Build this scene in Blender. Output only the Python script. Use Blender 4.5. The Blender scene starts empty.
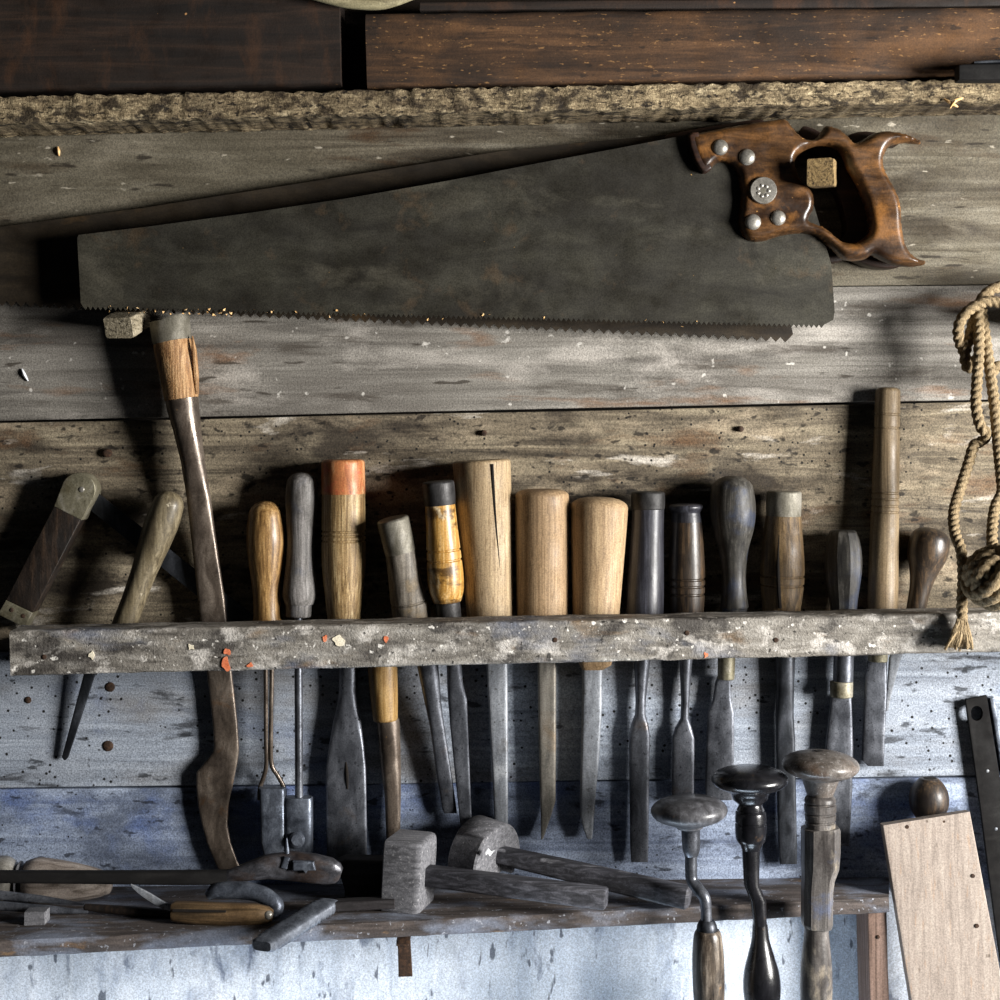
import bpy, bmesh, math, random
from mathutils import Vector, noise

# ------------------------------------------------------------------ camera, world, light
scene = bpy.context.scene
col = scene.collection
D = 1.40            # camera distance from the wall face
S = 0.00088         # metres per pixel on the wall face
HZ = 430            # horizon row of the photograph

cam_d = bpy.data.cameras.new('camera')
cam_d.sensor_width = 36
cam_d.lens = 36 * D / (1000 * S)
cam_d.shift_y = -(500 - HZ) / 1000
cam_d.clip_start = 0.02
cam = bpy.data.objects.new('camera', cam_d)
col.objects.link(cam)
cam.location = (0, -D, 0)
cam.rotation_euler = (math.pi / 2, 0, 0)
scene.camera = cam

scene.view_settings.view_transform = 'Standard'
scene.view_settings.look = 'None'
scene.view_settings.gamma = 1
scene.view_settings.use_curve_mapping = False
scene.view_settings.exposure = 0.04

world = bpy.data.worlds.new('world')
scene.world = world
world.use_nodes = True
world.node_tree.nodes['Background'].inputs[0].default_value = (0.75, 0.85, 1.0, 1)
world.node_tree.nodes['Background'].inputs[1].default_value = 0.014


def area(name, loc, target, sx, sy, power, color):
    l = bpy.data.lights.new(name, 'AREA')
    l.shape = 'RECTANGLE'
    l.size, l.size_y = sx, sy
    l.energy = power
    l.color = color
    o = bpy.data.objects.new(name, l)
    col.objects.link(o)
    o.location = loc
    o.rotation_euler = (Vector(target) - Vector(loc)).to_track_quat('-Z', 'Y').to_euler()
    return o


# daylight from the workshop window, to the right of the wall
area('window_daylight', (1.55, -0.95, -0.02), (0.0, 0, -0.12), 0.55, 0.60, 98, (1.0, 0.975, 0.94))
# cool fill lamp added below the shelf to brighten the whitewashed board
area('added_low_fill', (-0.05, -0.18, -1.10), (-0.02, 0, -0.45), 0.9, 0.09, 6.5, (0.70, 0.84, 1.0))

rnd = random.Random(7)


# ------------------------------------------------------------------ helpers
def K(d):
    return S * (D - d) / D


def P(px, py, d=0.0):
    k = K(d)
    return Vector(((px - 500) * k, -d, -(py - HZ) * k))


def link(name, me, mat, parent=None, origin=None):
    o = bpy.data.objects.new(name, me)
    col.objects.link(o)
    if mat:
        me.materials.append(mat)
    if parent is not None:
        o.parent = parent
        off = world_of(parent)
    else:
        off = origin if origin is not None else Vector((0, 0, 0))
        o.location = off
    for v in me.vertices:
        v.co -= off
    return o


def world_of(o):
    w = Vector((0, 0, 0))
    while o is not None:
        w += o.location
        o = o.parent
    return w


def tag(o, label, cat, group=None, kind=None):
    if label:
        o['label'] = label
    if cat:
        o['category'] = cat
    if group:
        o['group'] = group
    if kind:
        o['kind'] = kind
    return o


def thing(name, label, cat, loc, group=None):
    o = bpy.data.objects.new(name, None)
    o.empty_display_size = 0.02
    col.objects.link(o)
    o.location = loc
    return tag(o, label, cat, group)


def mesh_from(bm, name, sharp=40):
    bmesh.ops.recalc_face_normals(bm, faces=bm.faces)
    me = bpy.data.meshes.new(name)
    bm.to_mesh(me)
    bm.free()
    for p in me.polygons:
        p.use_smooth = True
    me.set_sharp_from_angle(angle=math.radians(sharp))
    return me


def jitter(bm, amp, freq, seed=0.0):
    for v in bm.verts:
        q = v.co * freq + Vector((seed, seed * 1.7, 0))
        v.co += amp * noise.noise_vector(q)


def loft3(name, mat, parent, st, ref=(0, -1, 0), seg=20, jit=None, sharp=40, fixed=None, origin=None):
    """st: (pos, half width, half thickness, superellipse exponent) in metres; a closed skin through the stations."""
    pts = [s[0] for s in st]
    n = len(pts)
    bm = bmesh.new()
    ref = Vector(ref)
    rings = []
    T = None
    for i, s in enumerate(st):
        a = pts[max(i - 1, 0)]
        b = pts[min(i + 1, n - 1)]
        if (b - a).length > 1e-7:
            T = (b - a).normalized()
        if fixed:
            U, V = Vector(fixed[0]), Vector(fixed[1])
        else:
            U = T.cross(ref)
            if U.length < 1e-6:
                U = T.cross(Vector((1, 0, 0)))
            U.normalize()
            V = U.cross(T).normalized()
        ring = []
        e = 2.0 / s[3]
        for j in range(seg):
            t = 2 * math.pi * (j + 0.5) / seg
            c, sn = math.cos(t), math.sin(t)
            x = math.copysign(abs(c) ** e, c) * s[1]
            y = math.copysign(abs(sn) ** e, sn) * s[2]
            ring.append(bm.verts.new(s[0] + U * x + V * y))
        rings.append(ring)
    for a, b in zip(rings, rings[1:]):
        for j in range(seg):
            bm.faces.new((a[j], a[(j + 1) % seg], b[(j + 1) % seg], b[j]))
    bm.faces.new(rings[0])
    bm.faces.new(list(reversed(rings[-1])))
    if jit:
        jitter(bm, jit[0], jit[1], jit[2] if len(jit) > 2 else rnd.uniform(0, 50))
    return link(name, mesh_from(bm, name, sharp), mat, parent, origin)


def loft(name, mat, parent, st, d=0.027, **kw):
    """stations in photo units: (px, py, half width px, half thickness px, exponent[, depth])"""
    out = []
    for s in st:
        dd = s[5] if len(s) > 5 else d
        k = K(dd)
        out.append((P(s[0], s[1], dd), s[2] * k, s[3] * k, s[4]))
    return loft3(name, mat, parent, out, **kw)


def blade(name, mat, parent, rows, d=0.022, **kw):
    """rows: (left px, right px, row, half thickness px, exponent[, depth]); level sections"""
    st = []
    for r in rows:
        dd = r[5] if len(r) > 5 else d
        k = K(dd)
        st.append((P((r[0] + r[1]) / 2, r[2], dd), abs(r[1] - r[0]) / 2 * k, r[3] * k, r[4]))
    kw.setdefault('seg', 20)
    return loft3(name, mat, parent, st, fixed=((1, 0, 0), (0, 1, 0)), **kw)


def cat(pts, sub=4):
    """Catmull-Rom through tuples"""
    out = []
    n = len(pts)
    for i in range(n - 1):
        p0, p1, p2, p3 = pts[max(i - 1, 0)], pts[i], pts[i + 1], pts[min(i + 2, n - 1)]
        for s in range(sub):
            t = s / sub
            out.append(tuple(0.5 * ((2 * b) + (-a + c) * t + (2 * a - 5 * b + 4 * c - e) * t * t + (-a + 3 * b - 3 * c + e) * t ** 3)
                             for a, b, c, e in zip(p0, p1, p2, p3)))
    out.append(tuple(pts[-1]))
    return out


def turn(name, mat, parent, p0, p1, prof, d=0.027, d1=None, e0=None, e1=None, grooves=(), seg=28, sub=4, gd=1.2, n=2, **kw):
    """turned piece about the axis p0-p1 (px); prof = (parameter, radius px), the parameter is the row for steep axes, else the column.
    e0/e1 = (height, inset) rounds the ends; grooves cut rings at given parameters."""
    d1 = d if d1 is None else d1
    ax = 1 if abs(p1[1] - p0[1]) > abs(p1[0] - p0[0]) else 0
    pr = cat(prof, sub) if sub > 1 else list(prof)
    sgn = 1 if p1[ax] > p0[ax] else -1

    def R(v):
        for (a, ra), (b, rb) in zip(pr, pr[1:]):
            if (a - v) * (b - v) <= 0 and a != b:
                return ra + (rb - ra) * (v - a) / (b - a)
        return pr[0][1] if abs(v - pr[0][0]) < abs(v - pr[-1][0]) else pr[-1][1]
    pts = list(pr)
    for g in grooves:
        pts = [q for q in pts if abs(q[0] - g) > 1.6] + [(g - 1.4, R(g - 1.4)), (g - 0.5, R(g) - gd), (g + 0.5, R(g) - gd), (g + 1.4, R(g + 1.4))]
    if e0:
        h, w = e0
        v0 = pr[0][0]
        pts = [q for q in pts if (q[0] - v0) * sgn > h]
        rb = R(v0 + sgn * h)
        for i in range(6):
            a = i / 5 * math.pi / 2
            pts.append((v0 + sgn * h * (1 - math.cos(a)) * 1.0, max(rb - w + w * math.sin(a), 0.2)))
    if e1:
        h, w = e1
        v1 = pr[-1][0]
        pts = [q for q in pts if (v1 - q[0]) * sgn > h]
        rb = R(v1 - sgn * h)
        for i in range(6):
            a = i / 5 * math.pi / 2
            pts.append((v1 - sgn * h * (1 - math.cos(a)), max(rb - w + w * math.sin(a), 0.2)))
    pts.sort(key=lambda q: q[0] * sgn)
    st = []
    for v, r in pts:
        t = (v - p0[ax]) / (p1[ax] - p0[ax])
        dd = d + (d1 - d) * t
        st.append((p0[0] + (p1[0] - p0[0]) * t, p0[1] + (p1[1] - p0[1]) * t, r, r, n, dd))
    return loft(name, mat, parent, st, seg=seg, **kw)


def plate(name, mat, parent, loops, dmid, half, bev=0.0, res=2, origin=None, sharp=40, jit=None):
    """flat piece with rounded rim from closed outlines in px (the first is the rim, the others holes), centred at depth dmid"""
    cu = bpy.data.curves.new(name, 'CURVE')
    cu.dimensions = '2D'
    cu.fill_mode = 'BOTH'
    cu.extrude = max(half - bev, 0.0)
    cu.bevel_depth = bev
    cu.bevel_resolution = res
    cu.offset = -bev
    k = K(dmid)
    for lp in loops:
        sp = cu.splines.new('POLY')
        sp.points.add(len(lp) - 1)
        for q, (x, y) in zip(sp.points, lp):
            q.co = ((x - 500) * k, -(y - HZ) * k, 0, 1)
        sp.use_cyclic_u = True
    ob = bpy.data.objects.new('tmp', cu)
    col.objects.link(ob)
    dg = bpy.context.evaluated_depsgraph_get()
    me = bpy.data.meshes.new_from_object(ob.evaluated_get(dg))
    bpy.data.objects.remove(ob)
    me.materials.clear()
    for v in me.vertices:
        x, y, z = v.co
        v.co = (x, -z - dmid, y)
    bm = bmesh.new()
    bm.from_mesh(me)
    bmesh.ops.remove_doubles(bm, verts=bm.verts, dist=1e-6)
    if jit:
        jitter(bm, jit[0], jit[1], 3.1)
    bpy.data.meshes.remove(me)
    return link(name, mesh_from(bm, name, sharp), mat, parent, origin)


def pillow(name, mat, parent, loops, dmid, half, bev, step=1.7, sharp=60):
    """thick flat piece whose faces roll over to the rim: outline and holes in px, rounding width bev in px"""
    from mathutils.geometry import delaunay_2d_cdt
    from mathutils.kdtree import KDTree
    verts, edges = [], []
    for lp in loops:
        dense = []
        for (ax_, ay_), (bx_, by_) in zip(lp, lp[1:] + lp[:1]):
            m_ = max(1, int(math.hypot(bx_ - ax_, by_ - ay_) / 1.6))
            dense += [(ax_ + (bx_ - ax_) * q / m_, ay_ + (by_ - ay_) * q / m_) for q in range(m_)]
        n0 = len(verts)
        verts += [Vector(p) for p in dense]
        edges += [(n0 + q, n0 + (q + 1) % len(dense)) for q in range(len(dense))]
    nb = len(verts)
    kd = KDTree(nb)
    for q, v in enumerate(verts):
        kd.insert((v.x, v.y, 0), q)
    kd.balance()

    def inside(x, y):
        c = False
        for a, b in edges:
            p, q = verts[a], verts[b]
            if (p.y > y) != (q.y > y) and x < (q.x - p.x) * (y - p.y) / (q.y - p.y) + p.x:
                c = not c
        return c
    xs_ = [v.x for v in verts]
    ys_ = [v.y for v in verts]
    grid = []
    y = min(ys_)
    row = 0
    while y < max(ys_):
        x = min(xs_) + (step / 2 if row % 2 else 0)
        while x < max(xs_):
            if kd.find((x, y, 0))[2] > 1.0 and inside(x, y):
                grid.append(Vector((x, y)))
            x += step
        y += step * 0.87
        row += 1
    vo, _, fo, _, _, _ = delaunay_2d_cdt(verts + grid, edges, [], 0, 1e-4)
    bm = bmesh.new()
    k = K(dmid)
    F, B = [], []
    for v in vo:
        dist = kd.find((v.x, v.y, 0))[2]
        u = min(dist / bev, 1.0)
        hgt = half * math.sqrt(max(1 - (1 - u) ** 2, 0.0))
        X, Z = (v.x - 500) * k, -(v.y - HZ) * k
        f = bm.verts.new((X, -dmid - hgt, Z))
        F.append(f)
        B.append(f if dist < 1e-3 else bm.verts.new((X, -dmid + hgt, Z)))
    for tri in fo:
        cx = sum(vo[q].x for q in tri) / len(tri)
        cy = sum(vo[q].y for q in tri) / len(tri)
        if inside(cx, cy):
            for S_ in (F, B):
                try:
                    bm.faces.new([S_[q] for q in tri])
                except ValueError:
                    pass
    for v in [v for v in bm.verts if not v.link_faces]:
        bm.verts.remove(v)
    return link(name, mesh_from(bm, name, sharp), mat, parent)


def closed_cat(pts, sub=4):
    n = len(pts)
    out = []
    for i in range(n):
        p0, p1, p2, p3 = pts[i - 1], pts[i], pts[(i + 1) % n], pts[(i + 2) % n]
        for s in range(sub):
            t = s / sub
            out.append(tuple(0.5 * ((2 * b) + (-a + c) * t + (2 * a - 5 * b + 4 * c - e) * t * t + (-a + 3 * b - 3 * c + e) * t ** 3)
                             for a, b, c, e in zip(p0, p1, p2, p3)))
    return out


def board(name, mat, parent, tl, tr, br, bl, d, thick, n=30, bev=1.5, jit=None, seg=28, ex=14, origin=None, sharp=50):
    """plank lying along the wall: corners of its front face in px at depth d, thickness in metres behind it"""
    st = []
    for i in range(n + 1):
        t = i / n
        top = Vector(tl).lerp(Vector(tr), t)
        bot = Vector(bl).lerp(Vector(br), t)
        c = (top + bot) / 2
        k = K(d)
        pos = P(c.x, c.y, d)
        pos.y += thick / 2
        st.append((pos, (bot - top).length / 2 * k, thick / 2, ex))
    return loft3(name, mat, parent, st, seg=seg, jit=jit, origin=origin, sharp=sharp)


def tube(name, mat, parent, pts, r, sub=6, seg=10, **kw):
    """round bar through (px, py, depth) points; r in px, number or one per point"""
    rr = r if isinstance(r, (list, tuple)) else [r] * len(pts)
    q = cat([tuple(p) + (w,) for p, w in zip(pts, rr)], sub)
    return loft(name, mat, parent, [(a, b, w, w, 2, c) for a, b, c, w in q], seg=seg, **kw)


def dome(name, mat, parent, px, py, d, r, h, ring=0.0, seg=24):
    """a low domed stud facing the room; r px, h metres"""
    k = K(d)
    st = []
    c = P(px, py, d)
    st.append((c + Vector((0, 0.004, 0)), r * k, r * k, 2))
    st.append((c, r * k, r * k, 2))
    if ring:
        for dy, f in ((-1.0, 0.98), (-1.15, 0.94), (-1.1, 0.86), (-0.4, 0.83), (-0.4, 0.78), (-0.85, 0.74), (-0.95, 0.4), (-1.0, 0.05)):
            st.append((c + Vector((0, h * dy, 0)), r * k * f, r * k * f, 2))
    else:
        for a in (20, 40, 60, 75, 86):
            a = math.radians(a)
            st.append((c + Vector((0, -h * math.sin(a), 0)), r * k * math.cos(a), r * k * math.cos(a), 2))
    return loft3(name, mat, parent, st, ref=(0, 0, 1), seg=seg)


# ------------------------------------------------------------------ materials
def srgb(h):
    h = h.lstrip('#')
    f = lambda c: c / 12.92 if c <= 0.04045 else ((c + 0.055) / 1.055) ** 2.4
    return tuple(f(int(h[i:i + 2], 16) / 255) for i in (0, 2, 4)) + (1,)


def mat(name, cols, axis='z', grain=(260, 14), rough=0.6, metal=0.0, blots=(), flecks=(), holes=None, bump=0.25, grit=0.25,
        spec=0.35, ramp=(0.3, 0.5, 0.7), dist=0.6, bdist=0.0006, coat=0.0, rings=None):
    """procedural surface: stretched grain in three tones, blotches of other tones, small flecks, worm holes, fine grit and relief.
    blots: (colour, scale, low, high, amount[, stretch]); flecks the same at fine scale; holes: (scale, size, mask)"""
    m = bpy.data.materials.new(name)
    m.use_nodes = True
    nt = m.node_tree
    N, L = nt.nodes, nt.links
    bs = N['Principled BSDF']
    tc = N.new('ShaderNodeTexCoord')
    oi = N.new('ShaderNodeObjectInfo')
    mul = N.new('ShaderNodeMath'); mul.operation = 'MULTIPLY'; mul.inputs[1].default_value = 7.3
    L.new(oi.outputs['Random'], mul.inputs[0])
    add = N.new('ShaderNodeVectorMath'); add.operation = 'ADD'
    L.new(tc.outputs['Object'], add.inputs[0]); L.new(mul.outputs[0], add.inputs[1])
    base = add.outputs[0]

    def mapped(sc):
        mp = N.new('ShaderNodeMapping')
        mp.inputs['Scale'].default_value = sc
        L.new(base, mp.inputs['Vector'])
        return mp.outputs[0]

    def stretch(across, along):
        return {'z': (across, across, along), 'x': (along, across, across), 'y': (across, along, across)}[axis]

    def nz(vec, scale, detail=5, ro=0.6, dis=0.0):
        t = N.new('ShaderNodeTexNoise')
        t.inputs['Scale'].default_value = scale
        t.inputs['Detail'].default_value = detail
        t.inputs['Roughness'].default_value = ro
        t.inputs['Distortion'].default_value = dis
        L.new(vec, t.inputs['Vector'])
        return t.outputs['Fac']

    def ramp_(fac, stops):
        r = N.new('ShaderNodeValToRGB')
        e = r.color_ramp.elements
        while len(e) < len(stops):
            e.new(0.5)
        for el, (p, c) in zip(e, stops):
            el.position = p
            el.color = c
        L.new(fac, r.inputs[0])
        return r.outputs[0]

    def mix(fac, a, b, mode='MIX'):
        x = N.new('ShaderNodeMix'); x.data_type = 'RGBA'; x.blend_type = mode
        if isinstance(fac, float):
            x.inputs[0].default_value = fac
        else:
            L.new(fac, x.inputs[0])
        for s, v in ((6, a), (7, b)):
            if isinstance(v, tuple):
                x.inputs[s].default_value = v
            else:
                L.new(v, x.inputs[s])
        return x.outputs[2]

    bw = lambda v: (v, v, v, 1)
    g = nz(mapped(stretch(*grain)), 1.0, 6, 0.62, dist)
    c = ramp_(g, [(p, srgb(h)) for p, h in zip(ramp, cols)])
    for b in blots:
        colr, sc, lo, hi, amt = b[:5]
        st = b[5] if len(b) > 5 else 1.0
        f = nz(mapped(stretch(sc, sc / st)), 1.0, 5, 0.6, 0.3)
        f = ramp_(f, [(lo, bw(0)), (hi, bw(amt))])
        c = mix(f, c, srgb(colr))
    height = g
    for b in flecks:
        colr, sc, lo, hi, amt = b[:5]
        st = b[5] if len(b) > 5 else 1.0
        f = nz(mapped(stretch(sc, sc / st)), 1.0, 2, 0.5, 0.0)
        f = ramp_(f, [(lo, bw(0)), (hi, bw(amt))])
        c = mix(f, c, srgb(colr))
    if holes:
        sc, size, lo = holes
        v = N.new('ShaderNodeTexVoronoi'); v.inputs['Scale'].default_value = sc
        L.new(base, v.inputs['Vector'])
        hf = ramp_(v.outputs['Distance'], [(size * 0.7, bw(1)), (size, bw(0))])
        mk = ramp_(nz(base, sc / 9, 2), [(lo, bw(0)), (lo + 0.06, bw(1))])
        hm = N.new('ShaderNodeMath'); hm.operation = 'MULTIPLY'
        L.new(hf, hm.inputs[0]); L.new(mk, hm.inputs[1])
        c = mix(hm.outputs[0], c, srgb('#0c0a08'))
    if grit:
        f = ramp_(nz(base, 750, 2, 0.7), [(0.32, bw(1 - grit)), (0.5, bw(1.0)), (0.68, bw(1 + grit))])
        c = mix(1.0, c, f, 'MULTIPLY')
    L.new(c, bs.inputs['Base Color'])
    bs.inputs['Metallic'].default_value = metal
    bs.inputs['Specular IOR Level'].default_value = spec
    if coat:
        bs.inputs['Coat Weight'].default_value = coat
        bs.inputs['Coat Roughness'].default_value = 0.25
    rf = ramp_(nz(base, 45, 5), [(0.3, bw(max(rough - 0.14, 0.1))), (0.7, bw(min(rough + 0.16, 1)))])
    L.new(rf, bs.inputs['Roughness'])
    if bump:
        hh = N.new('ShaderNodeMath'); hh.operation = 'ADD'
        fine = nz(base, 420, 3, 0.7)
        L.new(height, hh.inputs[0]); L.new(fine, hh.inputs[1])
        bp = N.new('ShaderNodeBump')
        bp.inputs['Strength'].default_value = bump
        bp.inputs['Distance'].default_value = bdist
        L.new(hh.outputs[0], bp.inputs['Height'])
        L.new(bp.outputs[0], bs.inputs['Normal'])
    return m


M = {}
# wall boards
M['w_top'] = mat('board_dark_brown', ('#15100b', '#231a12', '#30261a'), 'x', (90, 5), 0.85)  # plain dark brown for the boards above the top shelf
M['w1'] = mat('board_olive', ('#332c21', '#5e5749', '#7d7769'), 'x', (80, 4), 0.8, blots=[('#2b2318', 22, 0.50, 0.62, 0.8, 5), ('#98907f', 16, 0.52, 0.66, 0.6, 3), ('#3a2815', 40, 0.56, 0.66, 0.85, 6), ('#4b4639', 8, 0.45, 0.6, 0.6, 2)],
             flecks=[('#1c150d', 160, 0.66, 0.72, 0.8, 6), ('#bdb5a4', 200, 0.68, 0.74, 0.5, 3)], dist=1.2, grit=0.4, bump=0.5)
M['w2'] = mat('board_grey', ('#4d4944', '#747069', '#908c85'), 'x', (60, 2.6), 0.8, blots=[('#55504a', 18, 0.50, 0.64, 0.6, 4), ('#6b4a2c', 24, 0.57, 0.66, 0.75, 5), ('#b5afa7', 24, 0.54, 0.68, 0.6, 3), ('#3b342c', 50, 0.6, 0.69, 0.7, 6)],
             flecks=[('#2c251c', 130, 0.68, 0.73, 0.8, 6), ('#d8d4cc', 110, 0.70, 0.75, 0.6)], dist=1.6, grit=0.4, bump=0.5)
M['w3'] = mat('board_brown', ('#3d362c', '#6a6050', '#8d826d'), 'x', (110, 7), 0.85, blots=[('#241d16', 22, 0.49, 0.62, 0.85, 2.5), ('#a3947d', 22, 0.53, 0.65, 0.7, 3), ('#c2bbb0', 42, 0.60, 0.68, 0.8, 4), ('#5a3c21', 28, 0.56, 0.67, 0.6, 3), ('#16120d', 60, 0.62, 0.69, 0.85, 1.6)],
             flecks=[('#140f0a', 150, 0.64, 0.70, 0.85, 2)], holes=(135, 0.17, 0.44), dist=1.3, grit=0.45, bump=0.7)
M['w4'] = mat('board_blue_grey', ('#686f7a', '#8b939f', '#a4acb7'), 'x', (90, 4.5), 0.8, blots=[('#474b53', 24, 0.52, 0.64, 0.65, 3), ('#b4bcc8', 24, 0.53, 0.66, 0.6, 3), ('#6d675f', 14, 0.52, 0.64, 0.5, 3), ('#43557d', 12, 0.55, 0.68, 0.5, 1.5), ('#2b2c30', 55, 0.62, 0.69, 0.8, 4)],  # part of the blue is cool light put into the board colour
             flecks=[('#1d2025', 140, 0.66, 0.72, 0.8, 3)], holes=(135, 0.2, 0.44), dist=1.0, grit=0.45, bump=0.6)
M['w5'] = mat('board_blue', ('#596379', '#7b869a', '#949fb2'), 'x', (90, 4.5), 0.8, blots=[('#363e50', 22, 0.49, 0.63, 0.7, 2), ('#aab6ca', 24, 0.54, 0.67, 0.6, 2.5), ('#3c5690', 14, 0.54, 0.67, 0.55, 1.5), ('#1f2430', 50, 0.6, 0.68, 0.75, 2)],  # bluer board, the cool light low on the wall is put into its colour
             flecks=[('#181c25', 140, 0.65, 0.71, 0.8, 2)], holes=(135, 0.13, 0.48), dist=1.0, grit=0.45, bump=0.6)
M['w6'] = mat('board_whitewash', ('#bcc6d4', '#d2dbe7', '#e1e8f1'), 'z', (60, 10), 0.75, blots=[('#8391a8', 30, 0.54, 0.67, 0.7, 2), ('#e6ecf5', 20, 0.5, 0.66, 0.6, 2), ('#6a7489', 60, 0.60, 0.68, 0.75, 2.5), ('#9aa3ad', 14, 0.54, 0.68, 0.5, 2)],
             flecks=[('#39404f', 130, 0.66, 0.71, 0.8, 3)], grit=0.3, bump=0.5)
M['dark_gap'] = mat('backing_dark', ('#0c0907', '#15110c', '#1d1710'), 'x', (50, 5), 0.95)
# shelves and rail
M['topshelf'] = mat('shelf_crumbling', ('#3a2f20', '#85755a', '#b9a784'), 'x', (420, 110), 0.9, blots=[('#1f170d', 90, 0.49, 0.6, 0.9, 1.6), ('#d9c6a0', 90, 0.6, 0.7, 0.7, 2), ('#35291b', 10, 0.5, 0.66, 0.6, 3)], flecks=[('#17100a', 300, 0.62, 0.68, 0.9, 2)], bump=0.9, bdist=0.002)
M['rail'] = mat('rail_paint_worn', ('#4f4a44', '#807b73', '#9d9992'), 'x', (120, 20), 0.75, blots=[('#322e2b', 40, 0.5, 0.62, 0.85, 2), ('#bfbab3', 60, 0.54, 0.64, 0.8, 1.6), ('#7c6448', 34, 0.58, 0.7, 0.7, 2), ('#54617a', 18, 0.57, 0.7, 0.6, 2), ('#1e1b19', 90, 0.62, 0.7, 0.85, 1.5)],
               flecks=[('#e6e2da', 190, 0.66, 0.72, 0.85), ('#1a1613', 210, 0.66, 0.71, 0.9)], bump=0.7, bdist=0.0015)
M['shelf'] = mat('shelf_dark_dusty', ('#2c2724', '#4b4441', '#635a55'), 'x', (160, 7), 0.8, blots=[('#7c8494', 34, 0.48, 0.62, 0.75, 2.5), ('#241d1a', 24, 0.54, 0.66, 0.7, 3), ('#8a6a45', 70, 0.64, 0.72, 0.6, 3)], flecks=[('#a7aab2', 260, 0.66, 0.72, 0.6)], bump=0.5)
M['beam_black'] = mat('beam_black', ('#100b08', '#1f1610', '#33241a'), 'x', (110, 7), 0.7, blots=[('#4a2f1b', 14, 0.55, 0.72, 0.6, 0.4)], flecks=[('#b98a58', 120, 0.76, 0.79, 0.8)])
M['beam_brown'] = mat('beam_brown', ('#24170d', '#3f2b1a', '#5c4129'), 'x', (170, 12), 0.75, blots=[('#1a120c', 14, 0.46, 0.62, 0.75, 2), ('#6b4a2b', 16, 0.54, 0.68, 0.5, 2)], flecks=[('#a57c4c', 480, 0.66, 0.72, 0.45, 3), ('#120b06', 200, 0.66, 0.72, 0.7, 3)])
M['pale_stick'] = mat('pale_stick', ('#5f5843', '#7d7559', '#928a6d'), 'x', (200, 20), 0.7)
# handle woods
M['honey'] = mat('wood_honey', ('#422b15', '#82633a', '#b29262'), 'z', (380, 14), 0.45, blots=[('#4a2c14', 30, 0.54, 0.7, 0.6, 1.5)], coat=0.15)
M['greywood'] = mat('wood_weathered_grey', ('#3f3c3a', '#65625f', '#868280'), 'z', (420, 16), 0.65, blots=[('#35445f', 28, 0.55, 0.7, 0.5), ('#2a2725', 25, 0.56, 0.7, 0.6)])
M['ash'] = mat('wood_ash', ('#46331e', '#8c734d', '#bba57d'), 'z', (520, 18), 0.5, blots=[('#5a3b1e', 34, 0.55, 0.72, 0.5, 1.5)], bump=0.45)
M['redpaint'] = mat('paint_orange_red', ('#7f4529', '#a4683f', '#c2966d'), 'z', (160, 30), 0.45, blots=[('#b0553c', 40, 0.52, 0.6, 0.85, 0.6), ('#8a5a30', 40, 0.55, 0.65, 0.7)])
M['drab'] = mat('wood_drab', ('#3f3a34', '#6a6359', '#8c857a'), 'z', (330, 14), 0.6, blots=[('#2c2823', 30, 0.54, 0.7, 0.65), ('#8d7a5c', 30, 0.6, 0.72, 0.5)])
M['drabband'] = mat('band_olive_iron', ('#4a463b', '#6b675c', '#858178'), 'z', (90, 40), 0.55, metal=0.3)
M['varnish'] = mat('wood_varnish_flaking', ('#77501f', '#a97f3e', '#cbab77'), 'z', (260, 20), 0.4, blots=[('#3a2613', 36, 0.52, 0.62, 0.85, 0.5), ('#e7d7b4', 40, 0.58, 0.66, 0.8, 2)], coat=0.2)
M['blackband'] = mat('band_black', ('#1b1a1a', '#2f2e2e', '#4a4949'), 'z', (80, 60), 0.5, metal=0.35)
M['beech'] = mat('wood_beech_pale', ('#6f5b42', '#948063', '#ab9675'), 'z', (420, 12), 0.6, blots=[('#7a6a58', 24, 0.56, 0.72, 0.55, 1.2), ('#d9c7a8', 20, 0.58, 0.72, 0.4, 2)], flecks=[('#5a4429', 450, 0.6, 0.7, 0.6, 7)])
M['beech2'] = mat('wood_beech_tan', ('#69533c', '#8c7457', '#a38a6b'), 'z', (440, 12), 0.6, blots=[('#6d5a46', 22, 0.55, 0.72, 0.5, 1.2)], flecks=[('#5a4429', 450, 0.6, 0.7, 0.6, 7)])
M['beech3'] = mat('wood_beech_light', ('#755f47', '#9a8263', '#b09877'), 'z', (420, 12), 0.6, blots=[('#4f4638', 26, 0.6, 0.75, 0.7, 1.2)], flecks=[('#6b5234', 500, 0.66, 0.73, 0.4, 6)])
M['black'] = mat('wood_black_polished', ('#17161a', '#2b2b31', '#44454d'), 'z', (300, 16), 0.42, blots=[('#121113', 26, 0.5, 0.66, 0.6), ('#5a6478', 40, 0.62, 0.72, 0.5, 2)], coat=0.15)
M['blackbrown'] = mat('wood_black_brown', ('#191513', '#33291f', '#5a4733'), 'z', (340, 16), 0.42, blots=[('#121012', 24, 0.5, 0.64, 0.7), ('#6b5136', 40, 0.58, 0.7, 0.6, 2)], coat=0.2)
M['darkoak'] = mat('wood_dark_oak', ('#2c2419', '#5d4b34', '#87704f'), 'z', (300, 16), 0.5, blots=[('#1e1812', 28, 0.52, 0.68, 0.75, 1.8), ('#776a5c', 34, 0.6, 0.7, 0.5)], bump=0.5)
M['slate'] = mat('wood_slate_dark', ('#191716', '#35332f', '#57544f'), 'z', (260, 18), 0.5, blots=[('#26324a', 36, 0.52, 0.64, 0.6), ('#15110d', 30, 0.52, 0.66, 0.7)])
M['pole'] = mat('wood_pole', ('#4f402c', '#706049', '#8c7b60'), 'z', (420, 9), 0.5, blots=[('#57402a', 22, 0.54, 0.7, 0.55, 2)])
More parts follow.
